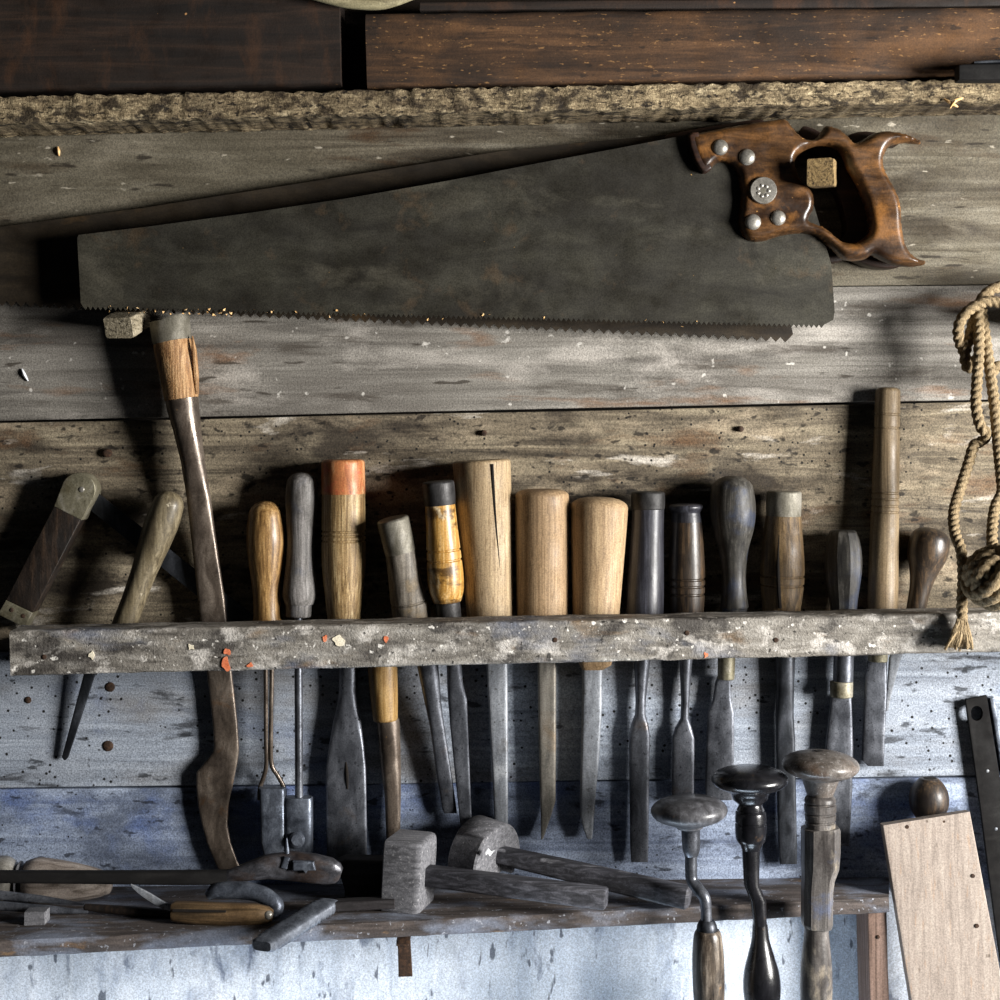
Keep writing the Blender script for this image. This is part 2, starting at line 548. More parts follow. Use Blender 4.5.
M['olivewood'] = mat('wood_olive_worn', ('#3a3226', '#645a46', '#857a63'), 'z', (260, 16), 0.45, blots=[('#2b251b', 26, 0.52, 0.68, 0.7, 1.4), ('#cfc4ab', 60, 0.66, 0.72, 0.8)], coat=0.15)
M['amber'] = mat('wood_amber', ('#664a25', '#907345', '#b09368'), 'z', (360, 14), 0.45, blots=[('#5b3a18', 34, 0.55, 0.7, 0.6)], coat=0.1)
M['splitwood'] = mat('wood_split_warm', ('#5a3c22', '#967049', '#bd9c72'), 'z', (520, 14), 0.55, blots=[('#4a2f18', 40, 0.56, 0.68, 0.75, 3)], bump=0.7, bdist=0.0012)
M['ebony'] = mat('wood_ebony', ('#0e0b09', '#1f1813', '#3d2f24'), 'z', (200, 22), 0.55, blots=[('#0e0a08', 40, 0.48, 0.62, 0.7, 2)], bump=0.5)
M['sawwood'] = mat('wood_saw_handle', ('#2b1b0e', '#4a321b', '#6b4a2b'), 'x', (160, 30), 0.36, blots=[('#1d110a', 26, 0.47, 0.6, 0.85, 1.3), ('#85592b', 34, 0.54, 0.66, 0.6)], flecks=[('#e2a860', 160, 0.74, 0.78, 0.6)], coat=0.3)
M['sawwood_dark'] = mat('wood_saw_handle_dark', ('#150b06', '#24130a', '#382011'), 'x', (220, 24), 0.5)
M['grip_brown'] = mat('wood_grip_brown', ('#30261a', '#4f3f2b', '#6d573e'), 'x', (260, 14), 0.45, blots=[('#241709', 30, 0.52, 0.68, 0.6)], coat=0.15)
M['plank_pale'] = mat('plank_pale_new', ('#7c7168', '#94887e', '#a3988d'), 'z', (240, 4), 0.65, blots=[('#a39384', 16, 0.56, 0.74, 0.45, 3), ('#7c756e', 50, 0.66, 0.74, 0.6)], flecks=[('#4b3e30', 130, 0.74, 0.78, 0.7, 2), ('#9c7b5c', 400, 0.62, 0.7, 0.35, 8)], bump=0.2)
M['post'] = mat('post_pinkish', ('#4c3c33', '#745e52', '#8d766a'), 'z', (330, 9), 0.75, blots=[('#4a3426', 30, 0.56, 0.7, 0.6, 3)])
M['peg'] = mat('peg_endgrain', ('#4f4029', '#7d6743', '#9c8459'), 'y', (520, 40), 0.85, flecks=[('#1f160b', 520, 0.6, 0.68, 0.85)], bump=0.7)
M['peg_grey'] = mat('peg_grey', ('#4f4838', '#857b66', '#a69c87'), 'y', (420, 40), 0.85, flecks=[('#17120b', 480, 0.58, 0.66, 0.85)], bump=0.7)
M['gauge'] = mat('gauge_dusty_grey', ('#434346', '#626266', '#7a7a7e'), 'x', (300, 20), 0.8, blots=[('#2a2a2d', 34, 0.56, 0.7, 0.8, 1.5)], flecks=[('#a9a8aa', 420, 0.62, 0.7, 0.5)])
M['gaugebeam'] = mat('gauge_beam_dark', ('#202023', '#3b3b40', '#606067'), 'x', (300, 16), 0.6, blots=[('#1a191b', 30, 0.5, 0.64, 0.8, 2), ('#9a9aa0', 60, 0.6, 0.68, 0.6, 2)])
M['darkblock'] = mat('block_dark', ('#161414', '#2a2728', '#3f3c3e'), 'x', (200, 20), 0.7)
M['mauvewood'] = mat('wood_mauve_grey', ('#4f463e', '#847a72', '#9e958d'), 'x', (200, 20), 0.6, blots=[('#55402b', 24, 0.5, 0.66, 0.6)])
M['knobblack'] = mat('knob_black_lacquer', ('#0c0c0e', '#161619', '#222226'), 'z', (120, 40), 0.24, blots=[('#5a4630', 70, 0.66, 0.72, 0.4)], coat=0.5)
M['knobdust'] = mat('knob_dusty', ('#2b2a2b', '#4a4a4d', '#6b6b6f'), 'z', (140, 50), 0.42, blots=[('#191718', 36, 0.52, 0.66, 0.7), ('#8a6b48', 70, 0.66, 0.72, 0.6)], coat=0.15)
M['knobbrown'] = mat('knob_brown_dusty', ('#3d3731', '#5a544f', '#77726d'), 'z', (160, 60), 0.42, blots=[('#5a4636', 30, 0.52, 0.68, 0.6)], flecks=[('#a7a4a2', 480, 0.6, 0.7, 0.4)], coat=0.1)
M['gripworn'] = mat('grip_worn_black', ('#1d1a19', '#4f463d', '#8c8174'), 'z', (240, 22), 0.35, blots=[('#171414', 34, 0.52, 0.64, 0.85, 1.5), ('#b98d55', 50, 0.64, 0.72, 0.7, 1.5)], coat=0.2)
M['octwood'] = mat('brace_body_worn', ('#2b2826', '#55514e', '#7d7874'), 'z', (170, 14), 0.42, blots=[('#2a2523', 24, 0.52, 0.66, 0.8, 1.6), ('#b5a893', 30, 0.58, 0.7, 0.6, 2), ('#4c5a78', 26, 0.58, 0.7, 0.5)])
# metals
M['steel_saw'] = mat('steel_saw_brown', ('#26241f', '#34322b', '#424037'), 'x', (40, 14), 0.5, metal=0.35, grit=0.35, blots=[('#201d18', 14, 0.46, 0.6, 0.65, 2), ('#5c584c', 20, 0.53, 0.66, 0.55, 2), ('#5c4a36', 34, 0.6, 0.7, 0.35)], flecks=[('#b08a50', 170, 0.78, 0.81, 0.7)], bump=0.08)
M['steel_rusty'] = mat('steel_rear_saw', ('#1d1812', '#2a231a', '#393024'), 'x', (50, 14), 0.6, metal=0.3, blots=[('#6b5130', 14, 0.56, 0.7, 0.6, 1.5)], bump=0.1)
M['steel'] = mat('steel_grey', ('#45474d', '#62656c', '#82858d'), 'z', (90, 30), 0.36, metal=0.7, blots=[('#33353b', 26, 0.52, 0.68, 0.7), ('#6b5a48', 30, 0.62, 0.74, 0.5)], flecks=[('#202125', 330, 0.64, 0.7, 0.6)], bump=0.15)
M['steel_pale'] = mat('steel_pale', ('#666a70', '#868a90', '#a1a5ab'), 'z', (120, 26), 0.45, metal=0.4, blots=[('#5c5a57', 34, 0.54, 0.68, 0.7), ('#b4b7bb', 30, 0.58, 0.7, 0.5)], flecks=[('#3a3732', 330, 0.64, 0.7, 0.6)], bump=0.15)
M['steel_tan'] = mat('steel_tan', ('#55534f', '#747068', '#8e8a82'), 'z', (120, 26), 0.45, metal=0.4, blots=[('#6b5c4a', 30, 0.52, 0.68, 0.7)], bump=0.15)
M['steel_dark'] = mat('steel_dark', ('#1c1e22', '#303338', '#4a4d54'), 'z', (110, 30), 0.42, metal=0.5, blots=[('#15161a', 26, 0.5, 0.66, 0.6), ('#4d4033', 30, 0.64, 0.74, 0.5)], bump=0.15)
M['steel_brown'] = mat('steel_rust_brown', ('#3a332d', '#5c5249', '#82776c'), 'z', (90, 30), 0.33, metal=0.45, blots=[('#6e4a22', 40, 0.62, 0.72, 0.6), ('#211b18', 24, 0.52, 0.68, 0.7)], flecks=[('#d09a4a', 120, 0.76, 0.8, 0.8)], bump=0.2)
M['steel_worn'] = mat('steel_worn_patchy', ('#26262a', '#46464a', '#6c6c72'), 'x', (90, 40), 0.4, metal=0.5, blots=[('#4a3a2f', 30, 0.5, 0.62, 0.7), ('#1a1a1e', 34, 0.56, 0.68, 0.7)], bump=0.3)
M['iron_black'] = mat('iron_black', ('#0a0909', '#121111', '#1d1c1b'), 'x', (80, 30), 0.8, metal=0.0, spec=0.2, bump=0.2)
M['lead'] = mat('iron_blue_grey', ('#3f444d', '#5d636e', '#7d848f'), 'z', (90, 60), 0.38, metal=0.55, blots=[('#262a31', 40, 0.5, 0.64, 0.75), ('#98a3b5', 60, 0.6, 0.7, 0.6)], bump=0.35)
M['file'] = mat('file_dull_grey', ('#3c4048', '#585d66', '#747a84'), 'y', (90, 60), 0.6, metal=0.3, bump=0.2)
M['brass'] = mat('brass_dull', ('#5a5545', '#7b7663', '#979285'), 'z', (90, 60), 0.45, metal=0.45, blots=[('#4f452a', 40, 0.56, 0.7, 0.6)], flecks=[('#3a3220', 420, 0.62, 0.7, 0.5)], bump=0.1)
M['nickel'] = mat('nickel_dull', ('#6e6a62', '#8f8b83', '#aaa69e'), 'z', (90, 60), 0.35, metal=0.55, bump=0.1)
M['rust'] = mat('rust_nail', ('#20160f', '#35251a', '#4d3727'), 'z', (300, 300), 0.9, bump=0.5)
M['rope'] = mat('rope_hemp', ('#56482f', '#827054', '#a39173'), 'z', (700, 260), 0.9, blots=[('#6b5b42', 60, 0.54, 0.7, 0.6)], bump=0.7, bdist=0.0012)
M['crack'] = mat('crack_dark', ('#0b0806', '#110c08', '#1a130c'), 'z', (100, 100), 1.0, bump=0)
M['cream'] = mat('paint_cream', ('#cfc4a8', '#ddd3ba', '#e6dfcc'), 'z', (100, 100), 0.6)
M['orange'] = mat('paint_orange', ('#b85f3a', '#cf7550', '#dc8d6a'), 'z', (100, 100), 0.6)
M['shaving'] = mat('shaving_wood', ('#b98a50', '#d8ae74', '#ecd0a2'), 'z', (300, 300), 0.8)
M['white_chip'] = mat('chip_white', ('#cfd2d6', '#dfe2e6', '#eceef0'), 'z', (300, 300), 0.7)

# ------------------------------------------------------------------ the wall
wall = board('wall_back', M['dark_gap'], None, (-700, -420), (1700, -420), (1700, 1700), (-700, 1700), -0.024, 0.03, n=2, origin=P(500, 430, -0.04))
wall['kind'] = 'structure'
X0, X1 = -560, 1560


def lin(ya, yb, x):
    return ya + (yb - ya) * x / 1000


def wall_board(mt, ta, tb, ba, bb, d=0.0, gap=1.0):
    o = board('board', mt, wall, (X0, lin(ta, tb, X0) + gap), (X1, lin(ta, tb, X1) + gap), (X1, lin(ba, bb, X1) - gap), (X0, lin(ba, bb, X0) - gap), d, 0.022, n=60, ex=40,
              jit=(0.0009, 5), seg=36)
    return o


wall_board(M['w_top'], -250, -272, -80, -102)
wall_board(M['w_top'], -80, -102, 108, 88)
wall_board(M['w1'], 108, 88, 299, 284, gap=0.3)
wall_board(M['w2'], 299, 284, 421.5, 399.5, gap=0.5)
wall_board(M['w3'], 422, 400, 652, 640, d=-0.0035, gap=1.2)
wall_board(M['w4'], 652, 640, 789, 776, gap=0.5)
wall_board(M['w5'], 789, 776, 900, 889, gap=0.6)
wall_board(M['w6'], 900, 889, 1100, 1090, gap=0.6)
wall_board(M['w6'], 1100, 1090, 1300, 1290)
for x, y, r in ((107, 453, 4.5), (110, 687, 5), (28, 700, 3.5), (108, 746, 5.5), (484, 433, 3), (741, 429, 3)):
    dome('nail_head', M['rust'], wall, x, y, 0.0005, r, 0.0012, seg=12)

# ------------------------------------------------------------------ top shelf and what stands on it
t = thing('top_shelf', 'rough crumbling shelf board above the two saws', 'shelf', P(500, 110, 0.0))
board('plank', M['topshelf'], t, (-300, 101), (1300, 73), (1300, 94), (-300, 130), 0.062, 0.0605, n=420, jit=(0.0022, 150), seg=40, ex=18, sharp=60)
for x in (-180, 300, 780, 1220):
    blade('bracket', M['beam_black'], t, [(x - 12, x + 12, lin(127, 104, x), 24, 20, 0.018), (x - 12, x + 12, lin(127, 104, x) + 6, 18, 20, 0.018)])

t = thing('timber_block', 'near black wooden block at the left end of the top shelf', 'timber', P(150, 90, 0.05))
board('body', M['beam_black'], t, (-240, -2), (340, -8), (340, 83.5), (-240, 96), 0.056, 0.045, n=24, jit=(0.0008, 40), ex=16)
board('top_cap', M['beam_black'], t, (-240, -14), (338, -18), (338, -7), (-240, -1), 0.058, 0.048, n=12, jit=(0.0006, 40), ex=10)
t = thing('long_timber', 'long reddish brown timber with a rounded end on the top shelf', 'timber', P(680, 85, 0.05))
board('body', M['beam_brown'], t, (366, 12), (1300, 2), (1300, 68.5), (366, 88), 0.058, 0.05, n=40, jit=(0.001, 45), ex=9)
board('cover_strip', M['beam_black'], t, (420, 1), (1300, -6), (1300, 5), (420, 11), 0.05, 0.035, n=20, jit=(0.0008, 45), ex=8)
o = tube('curved_stick', M['pale_stick'], None, [(300, -7, 0.068), (330, -1, 0.068), (352, 3, 0.066), (378, 4, 0.063), (396, 1, 0.06), (420, -6, 0.056)], [3, 5.5, 6, 6, 5, 3], seg=12, origin=P(360, 3, 0.09))
tag(o, 'pale curved stick at the top edge between the two timbers', 'stick')
t = thing('iron_bar', 'dark flat iron bar poking in at the right end of the top shelf', 'iron bar', P(1000, 74, 0.13))
loft('bar', M['iron_black'], t, [(957, 74, 7.4, 9, 12, 0.082), (962, 74, 7.8, 10, 12, 0.082), (1010, 73.5, 8, 10, 12, 0.084), (1090, 71.5, 8, 10, 12, 0.086)])
loft('lit_top', M['steel_dark'], t, [(972, 64, 1.2, 8, 6, 0.08), (1010, 62.5, 2.4, 10, 6, 0.08), (1088, 60, 2.4, 10, 6, 0.082)])  # lighter strip standing for the light on the bar's top face
for i, (pts, lb) in enumerate((
        ([(944, 99, 0.064), (951, 103, 0.067), (958, 107, 0.066)], 'pale splinter sticking down from the top shelf edge at the right'),
        ([(950, 108, 0.066), (955, 101, 0.069), (963, 98, 0.065)], 'pale splinter crossing another on the top shelf edge at the right'),
        ([(22, 369, 0.001), (24, 374, 0.002), (28, 381, 0.001)], 'tiny white chip stuck to the grey board at the far left'),
        ([(58, 147, 0.001), (58.5, 151, 0.002), (59, 156, 0.001)], 'tiny pale splinter on the olive board above the saw tip'))):
    o = tube('wood_splinter', M['white_chip'] if i == 2 else M['shaving'], None, pts, [0.8, 1.8, 0.7], seg=6, sub=3, origin=P(*pts[1]))
    tag(o, lb, 'splinter')

# ------------------------------------------------------------------ saws
def toothed(a, b, pitch, depth):
    """points of a toothed edge from a to b (px)"""
    n = int(math.hypot(b[0] - a[0], b[1] - a[1]) / pitch)
    out = []
    for i in range(n):
        t0, t1 = i / n, (i + 0.5) / n
        out.append((a[0] + (b[0] - a[0]) * t0, a[1] + (b[1] - a[1]) * t0 - depth))
        out.append((a[0] + (b[0] - a[0]) * t1, a[1] + (b[1] - a[1]) * t1))
    out.append((b[0], b[1] - depth))
    return out


H = [(697.8, 133.4), (716, 129.5), (738.4, 125.5), (760, 122), (781, 119.2), (786, 121), (790, 125), (797, 134), (805.6, 139.6), (814, 139.6), (820, 133), (825.2, 126.2), (832, 127.5), (840, 131), (848, 137.5), (853.2, 143.2), (861.6, 140.4), (872.8, 133.8), (886.8, 131.4), (903.6, 134.2), (919, 141.6), (918.5, 144.6), (903.6, 143.4), (890, 146.2), (884.3, 153), (882.6, 162.8), (885.4, 174), (895, 190.8), (900, 207.6), (901.4, 230), (906, 248), (914.8, 257.4), (924, 261), (924, 264.6), (912, 267), (895.2, 265.8), (879, 260), (871.4, 255.6), (864.4, 259.4), (853.2, 261.4), (842, 259.4), (833.6, 251.5), (825.2, 244), (814, 236.6), (800, 233.8), (780.4, 236.4), (760.8, 242), (747.5, 240.8), (740.5, 233), (737.4, 221.6), (739.8, 202), (738.4, 182.4), (735, 171.5), (727.2, 164.6), (717, 163.4), (709, 171), (702, 173.4), (693.6, 160), (687.5, 137)]
HH = [(795, 160), (803, 151.6), (816.8, 146.4), (832, 147.8), (841, 154.8), (846.2, 168.4), (856, 185.2), (863, 202), (867.2, 218.8), (868, 230), (863.5, 238), (853.2, 243), (842, 241.8), (833.6, 235.6), (825.2, 228.6), (815.4, 224.2), (808, 220.5), (812.6, 210.4), (813.6, 199.2), (809.8, 190), (803, 184), (797, 174)]

DB = 0.040
t = thing('hand_saw', 'large hand saw with a dark broad blade and a carved brown handle', 'saw', P(700, 300, DB))
teeth = toothed((824, 328), (83, 309.5), 5.0, 3.4)
out = [(77.5, 238), (79, 235)] + [(150, 226.5), (250, 213), (350, 198), (450, 180.5), (540, 163), (620, 148), (690, 134.5), (760, 124)] + [(812, 200), (831, 264), (834.5, 312), (833, 320)] + teeth + [(81, 303)]
plate('blade', M['steel_saw'], t, [out], DB, 0.0009)
h = pillow('handle', M['sawwood'], t, [closed_cat(H, 3), closed_cat(HH, 3)], DB, 0.0115, 8.0)
plate('nose_chamfer', M['sawwood_dark'], t, [closed_cat([(687, 137.5), (697, 134), (700.5, 146), (707, 163), (710.5, 169), (708.5, 171.8), (702, 174.3), (693, 161)], 2)], DB, 0.0108, 0.002)
for x, y, r in ((720, 147.4, 8.2), (746.8, 157.2, 8.4), (753, 222, 8.2), (778, 218, 7.8)):
    dome('bolt', M['nickel'], t, x, y, DB + 0.0112, r, 0.0038)
md = dome('medallion', M['nickel'], t, 763, 190.8, DB + 0.0112, 13.6, 0.0028, ring=1.0, seg=32)
mf = dome('medallion_face', M['drabband'], md, 763, 190.8, DB + 0.0132, 10.2, 0.0012, seg=28)
for a in range(7):
    an = a * 2 * math.pi / 7
    dome('boss', M['nickel'], md, 763 + 5.5 * math.cos(an), 190.8 + 5.5 * math.sin(an), DB + 0.0141, 2.2, 0.0010, seg=8)

DR = 0.0135
t = thing('hand_saw', 'rust brown hand saw behind the large one, its tip running out left', 'saw', P(600, 320, DR))
teeth = toothed((790, 342.5), (-60, 303), 9.5, 5.0)
out = [(-66, 240), (-60, 237), (0, 227), (140, 208.5), (300, 183.5), (400, 167.5), (500, 151.5), (600, 141), (690, 133)] + [(745, 140), (776, 270), (793, 334)] + teeth + [(-66, 297)]
plate('blade', M['steel_rusty'], t, [out], DR, 0.0009)
sh = lambda L_: [(x - 24, y + 2) for x, y in L_]
plate('handle', M['sawwood_dark'], t, [closed_cat(sh(H), 2), closed_cat(sh(HH), 2)], DR, 0.0105, 0.0012, res=1)

# pegs that carry the saws
o = loft('peg', M['peg'], None, [(826, 176, 13, 13, 12, -0.01), (821, 172.5, 13.4, 13.6, 12, 0.07), (820.5, 172.2, 13.2, 13.6, 12, 0.0735)], ref=(0, 0, 1), seg=24, jit=(0.0011, 160), origin=P(820, 172, 0.05))
tag(o, 'square wooden peg poking through the carved saw handle', 'peg')
o = loft('peg', M['peg_grey'], None, [(139, 316, 14, 10, 12, -0.01), (120, 326.5, 15, 11, 12, 0.057), (118, 328, 14.6, 10.6, 12, 0.061)], ref=(0, 0, 1), seg=24, jit=(0.001, 160), origin=P(124, 326, 0.03))
tag(o, 'short square wooden peg under the tip of the saw', 'peg')

# sawdust caught along the saw teeth
bm = bmesh.new()
rs = random.Random(11)
for i in range(60):
    x = rs.choice((rs.uniform(100, 330), rs.uniform(130, 240), rs.uniform(100, 700)))
    c = P(x, lin(309.5, 332, x - 60) + rs.uniform(-5, 3), rs.uniform(0.040, 0.0425))
    for q in range(1):
        vs = [bm.verts.new(c + Vector((rs.uniform(-1, 1), rs.uniform(-1, 1), rs.uniform(-1, 1))) * 0.0014) for _ in range(4)]
        for f in ((0, 1, 2), (0, 1, 3), (0, 2, 3), (1, 2, 3)):
            bm.faces.new([vs[w] for w in f])
o = link('sawdust', mesh_from(bm, 'sawdust', 10), M['shaving'], None, P(250, 315, 0.04))
tag(o, 'yellow sawdust crumbs caught along the teeth of the large saw', 'sawdust', kind='stuff')

# ------------------------------------------------------------------ tool rail
t = thing('tool_rail', 'long paint splashed wooden rail holding the row of chisels', 'rail', P(500, 645, 0.075))
RB, RF = 0.056, 0.098
board('plank', M['rail'], t, (10, 631), (1320, 606), (1320, 645), (10, 676.5), RF, RF - RB, n=200, jit=(0.0010, 60), seg=44, ex=13, sharp=60)
for x in (52, 700, 1120):
    blade('spacer', M['beam_black'], t, [(x - 13, x + 13, lin(634, 618, x), 31, 16, 0.028), (x - 13, x + 13, lin(668, 646, x), 31, 16, 0.028)])


def paint(mt, x, y, w, h, seed):
    r = random.Random(seed)
    pts = []
    for i in range(9):
        a = i * 2 * math.pi / 9
        f = r.uniform(0.5, 1.25)
        pts.append((x + w * f * math.cos(a), y + h * f * math.sin(a)))
    plate('paint_splash', mt, t, [closed_cat(pts, 3)], RF + 0.0002, 0.0006)


paint(M['orange'], 226, 664, 5, 7, 1)
paint(M['orange'], 227, 652, 3, 4, 2)
paint(M['orange'], 250, 665, 4, 2.5, 3)
paint(M['orange'], 386, 640, 3, 3.5, 4)
paint(M['orange'], 325, 638, 2, 3.5, 5)
paint(M['cream'], 338, 641, 6.5, 6, 6)
paint(M['cream'], 92, 655, 4, 5, 7)
paint(M['cream'], 191, 647, 3.5, 3, 8)
paint(M['orange'], 706, 655, 2.5, 3, 9)
for x, y in ((44, 657), (555, 640), (687, 633), (776, 640)):
    dome('nail_head', M['rust'], t, x, y, RF + 0.0002, 2.6, 0.0006, seg=10)

# ------------------------------------------------------------------ tools in the rail, left to right
G = 'old hand tools standing in the wall rail'

# sliding bevel
t = thing('angle_gauge', 'ebony angle gauge with brass ends and a dark slanting steel blade', 'angle gauge', P(20, 615, 0.03))
db = 0.0135
ux, uz = (81.5 - 18) / 138.0, (489.5 - 612) / 138.0
plate('stock', M['ebony'], t, [[(57.5, 505), (84, 518.5), (36, 611), (9, 599)]], db, 0.010, 0.001)
arc = [(81.5 + 17 * math.cos(a), 489.5 + 17 * math.sin(a)) for a in [math.radians(v) for v in range(-152, 31, 14)]]
br = plate('brass_cap', M['brass'], t, [arc + [(84.5, 519.5), (57, 506)]], db, 0.0105, 0.0008)
br['label'] = 'rounded brass pivot end'
dome('pivot_screw', M['nickel'], br, 81.5, 489.5, db + 0.0105, 3, 0.001, seg=14)
b2 = plate('brass_tip', M['brass'], t, [[(9.5, 599), (36, 611.5), (28, 626), (1, 613)]], db, 0.0105, 0.0008)
for x, y in ((11.5, 610), (23, 616)):
    dome('screw', M['rust'], b2, x, y, db + 0.0105, 2.3, 0.0006, seg=12)
plate('blade', M['steel_dark'], t, [[(86, 487), (92, 488), (262, 622), (250, 638), (84, 505)]], db - 0.006, 0.0011, 0.0003)

# awl like tool leaning left
t = thing('scribing_knife', 'leaning pear shaped olive wood handle left of the large hooked blade', 'knife', P(85, 690, 0.02))
turn('handle', M['olivewood'], t, (173, 492), (119, 640), [(492, 13), (505, 15.5), (522, 17), (545, 15.5), (570, 13), (600, 12), (625, 12.5), (640, 12.5)], d=0.0275, e0=(14, 13.5))
blade('blade', M['steel_dark'], t, [(113, 126, 638, 3, 4), (84, 95.5, 674, 2.5, 5, 0.012), (62, 68.5, 757, 1.6, 5, 0.005), (64, 66, 760, 0.8, 3, 0.005)], d=0.030)

# the large hooked blade
t = thing('billhook', 'large hooked steel blade with a split wooden socket handle', 'cutting tool', P(215, 840, 0.02))
dk = 0.0235
loft('collar', M['drabband'], t, [(169, 319, 19.5, 19.5, 2), (169.5, 320.5, 20.3, 20.3, 2), (172, 341, 19.6, 19.6, 2), (172.2, 342, 18.5, 18.5, 2)], d=dk, seg=32)
hw = loft('wooden_plug', M['splitwood'], t, [(172, 340, 18.5, 18.5, 2), (173.5, 350, 19, 19, 2), (178, 375, 18, 18, 2), (181.5, 399, 17, 17, 2)], d=dk, seg=32, jit=(0.0007, 220))
loft('splinter', M['splitwood'], hw, [(192.3, 336, 0.8, 1, 2, dk + 0.008), (194, 350, 2.6, 3, 2, dk + 0.008), (196, 375, 3, 3, 2, dk + 0.006), (197, 394, 2, 3, 2, dk + 0.004)], seg=8)
hook_rows = [(164.5, 198.5, 396, 16.5, 2), (167, 199.5, 410, 15.5, 2), (173, 201, 430, 13.5, 2), (181, 205, 462, 10, 2.1), (187, 211, 500, 6.5, 2.4), (192, 217, 545, 4.5, 2.8), (198, 225, 600, 3.6, 3), (205, 230.5, 660, 3.3, 3.2), (209, 234, 690, 3.2, 3.2), (212.5, 237.5, 722, 3.2, 3.2), (214, 239, 746, 3.2, 3.2), (213, 239, 752, 3.2, 3.2), (205, 237.5, 762, 3.2, 3.4), (196.5, 235.5, 772, 3.2, 3.4), (196, 233, 785, 3, 3.4), (198, 228.5, 806, 3, 3.4), (202, 227.5, 825, 3, 3.4), (207, 231, 843, 2.8, 3.4), (215, 238, 862, 2.6, 3.4), (221, 244, 875, 2, 3.4)]
blade('blade', M['steel_brown'], t, [r_ + (dk - 0.001 - 0.0135 * min(max((r_[2] - 420) / 260, 0), 1),) for r_ in hook_rows], seg=28)

# soldering irons
t = thing('soldering_iron', 'soldering iron with honey pear handle and forked twin rods', 'soldering iron', P(270, 850, 0.02))
turn('handle', M['honey'], t, (265.5, 501), (267.5, 640), [(501, 12), (515, 17), (538, 19.5), (560, 18), (590, 14.2), (612, 13.6), (630, 15), (640, 15)], d=0.0190, e0=(15, 16))
for s, top in ((-1, 265.5), (1, 271.5)):
    tube('rod', M['steel_brown'], t, [(top, 636, 0.02), (top + 0.3, 672, 0.02), (268.5 + s * 2.4, 735, 0.019), (269 + s * 2.6, 764, 0.018), (271 + s * 7, 776, 0.017), (272 + s * 12, 788, 0.016), (272 + s * 12.3, 800, 0.016)], 2.3, seg=10)
blade('copper_bit', M['lead'], t, [(259.5, 285, 787, 8, 8), (260.5, 285.5, 789, 9, 8), (262, 285.5, 840, 9, 8), (264, 285, 853, 8, 6), (268, 281, 872, 3, 5)], d=0.021, jit=(0.0006, 120))

t = thing('soldering_iron', 'soldering iron with weathered grey handle, single rod and stubby bit', 'soldering iron', P(298, 850, 0.02))
turn('handle', M['greywood'], t, (302, 472.5), (299.5, 604), [(472.5, 12), (483, 15), (500, 16.2), (520, 15), (542, 13.6), (565, 14.6), (588, 17), (598, 16.5), (604, 14.5)], d=0.020, e0=(11, 14))
turn('ferrule', M['greywood'], t, (299, 603), (298.5, 617), [(603, 13.3), (617, 12.6)], d=0.020, e1=(2, 2), sub=1)
tube('rod', M['steel'], t, [(298.3, 612, 0.020), (298.5, 672, 0.021), (298.8, 740, 0.021), (299, 800, 0.021)], 4.1, seg=14)
bt = blade('copper_bit', M['lead'], t, [(286, 311.5, 797, 8, 6), (285, 312.5, 799, 9, 6), (285.5, 313, 830, 10, 5), (286, 312.5, 850, 10, 4), (291, 309, 866, 7, 4)], d=0.021, jit=(0.0007, 110))
loft('rivet', M['lead'], bt, [(297, 840, 8, 8, 2, 0.027), (297, 840, 8, 8, 2, 0.0325), (297, 840, 5.5, 5.5, 2, 0.0345)], ref=(0, 0, 1), seg=18)

# big chisel with orange red band
t = thing('wide_chisel', 'wide socket chisel with ash handle and an orange red painted top', 'chisel', P(346, 855, 0.025), G)
turn('handle', M['ash'], t, (343.5, 490), (344, 640), [(490, 21.6), (515, 22), (545, 22.3), (570, 21.6), (595, 19), (618, 16.5), (640, 15)], d=0.0215, grooves=(531, 535.5, 540.5))
turn('painted_band', M['redpaint'], t, (343, 459.5), (343.5, 494), [(459.5, 21.5), (478, 21.8), (494, 22)], d=0.0215, e0=(3.5, 5))
blade('blade', M['steel'], t, [(337.5, 359, 628, 10, 2), (338.5, 358.5, 665, 9.5, 2), (339, 357, 690, 8.5, 2), (337, 358, 705, 7, 2.4), (333, 361, 722, 5, 3), (329, 364, 745, 4, 4), (326, 366, 768, 3.6, 5), (326, 366.5, 800, 3.5, 5), (327, 367, 856, 3.2, 5), (329, 367, 872, 1.2, 5)], d=0.0105)

tube('maker_stamp', M['crack'], t, [(346, 762, 0.0134), (347, 775, 0.0136), (347.5, 789, 0.0134)], [0.8, 1.8, 0.9], seg=8)

# leaning drab chisel
t = thing('paring_chisel', 'leaning chisel with drab tapered handle and olive iron top band', 'chisel', P(445, 810, 0.02), G)
turn('handle', M['drab'], t, (400, 550), (416, 640), [(550, 15.2), (575, 16.5), (598, 18.5), (615, 19), (640, 17)], d=0.0415, d1=0.032, grooves=(602,))
turn('top_band', M['drabband'], t, (392.5, 518), (400.5, 552), [(518, 16.2), (535, 16), (552, 15.8)], d=0.045, d1=0.0415, e0=(2.5, 3.5))
blade('blade', M['steel'], t, [(411, 434, 632, 10, 2, 0.032), (417, 438.5, 666, 9, 2, 0.027), (424, 441, 700, 7, 2.2, 0.022), (430, 444.5, 727, 4.5, 3, 0.018), (436, 451, 770, 3.5, 4, 0.0135), (442, 456.5, 808, 3, 4), (444, 457, 813, 1.6, 4)], d=0.0105)

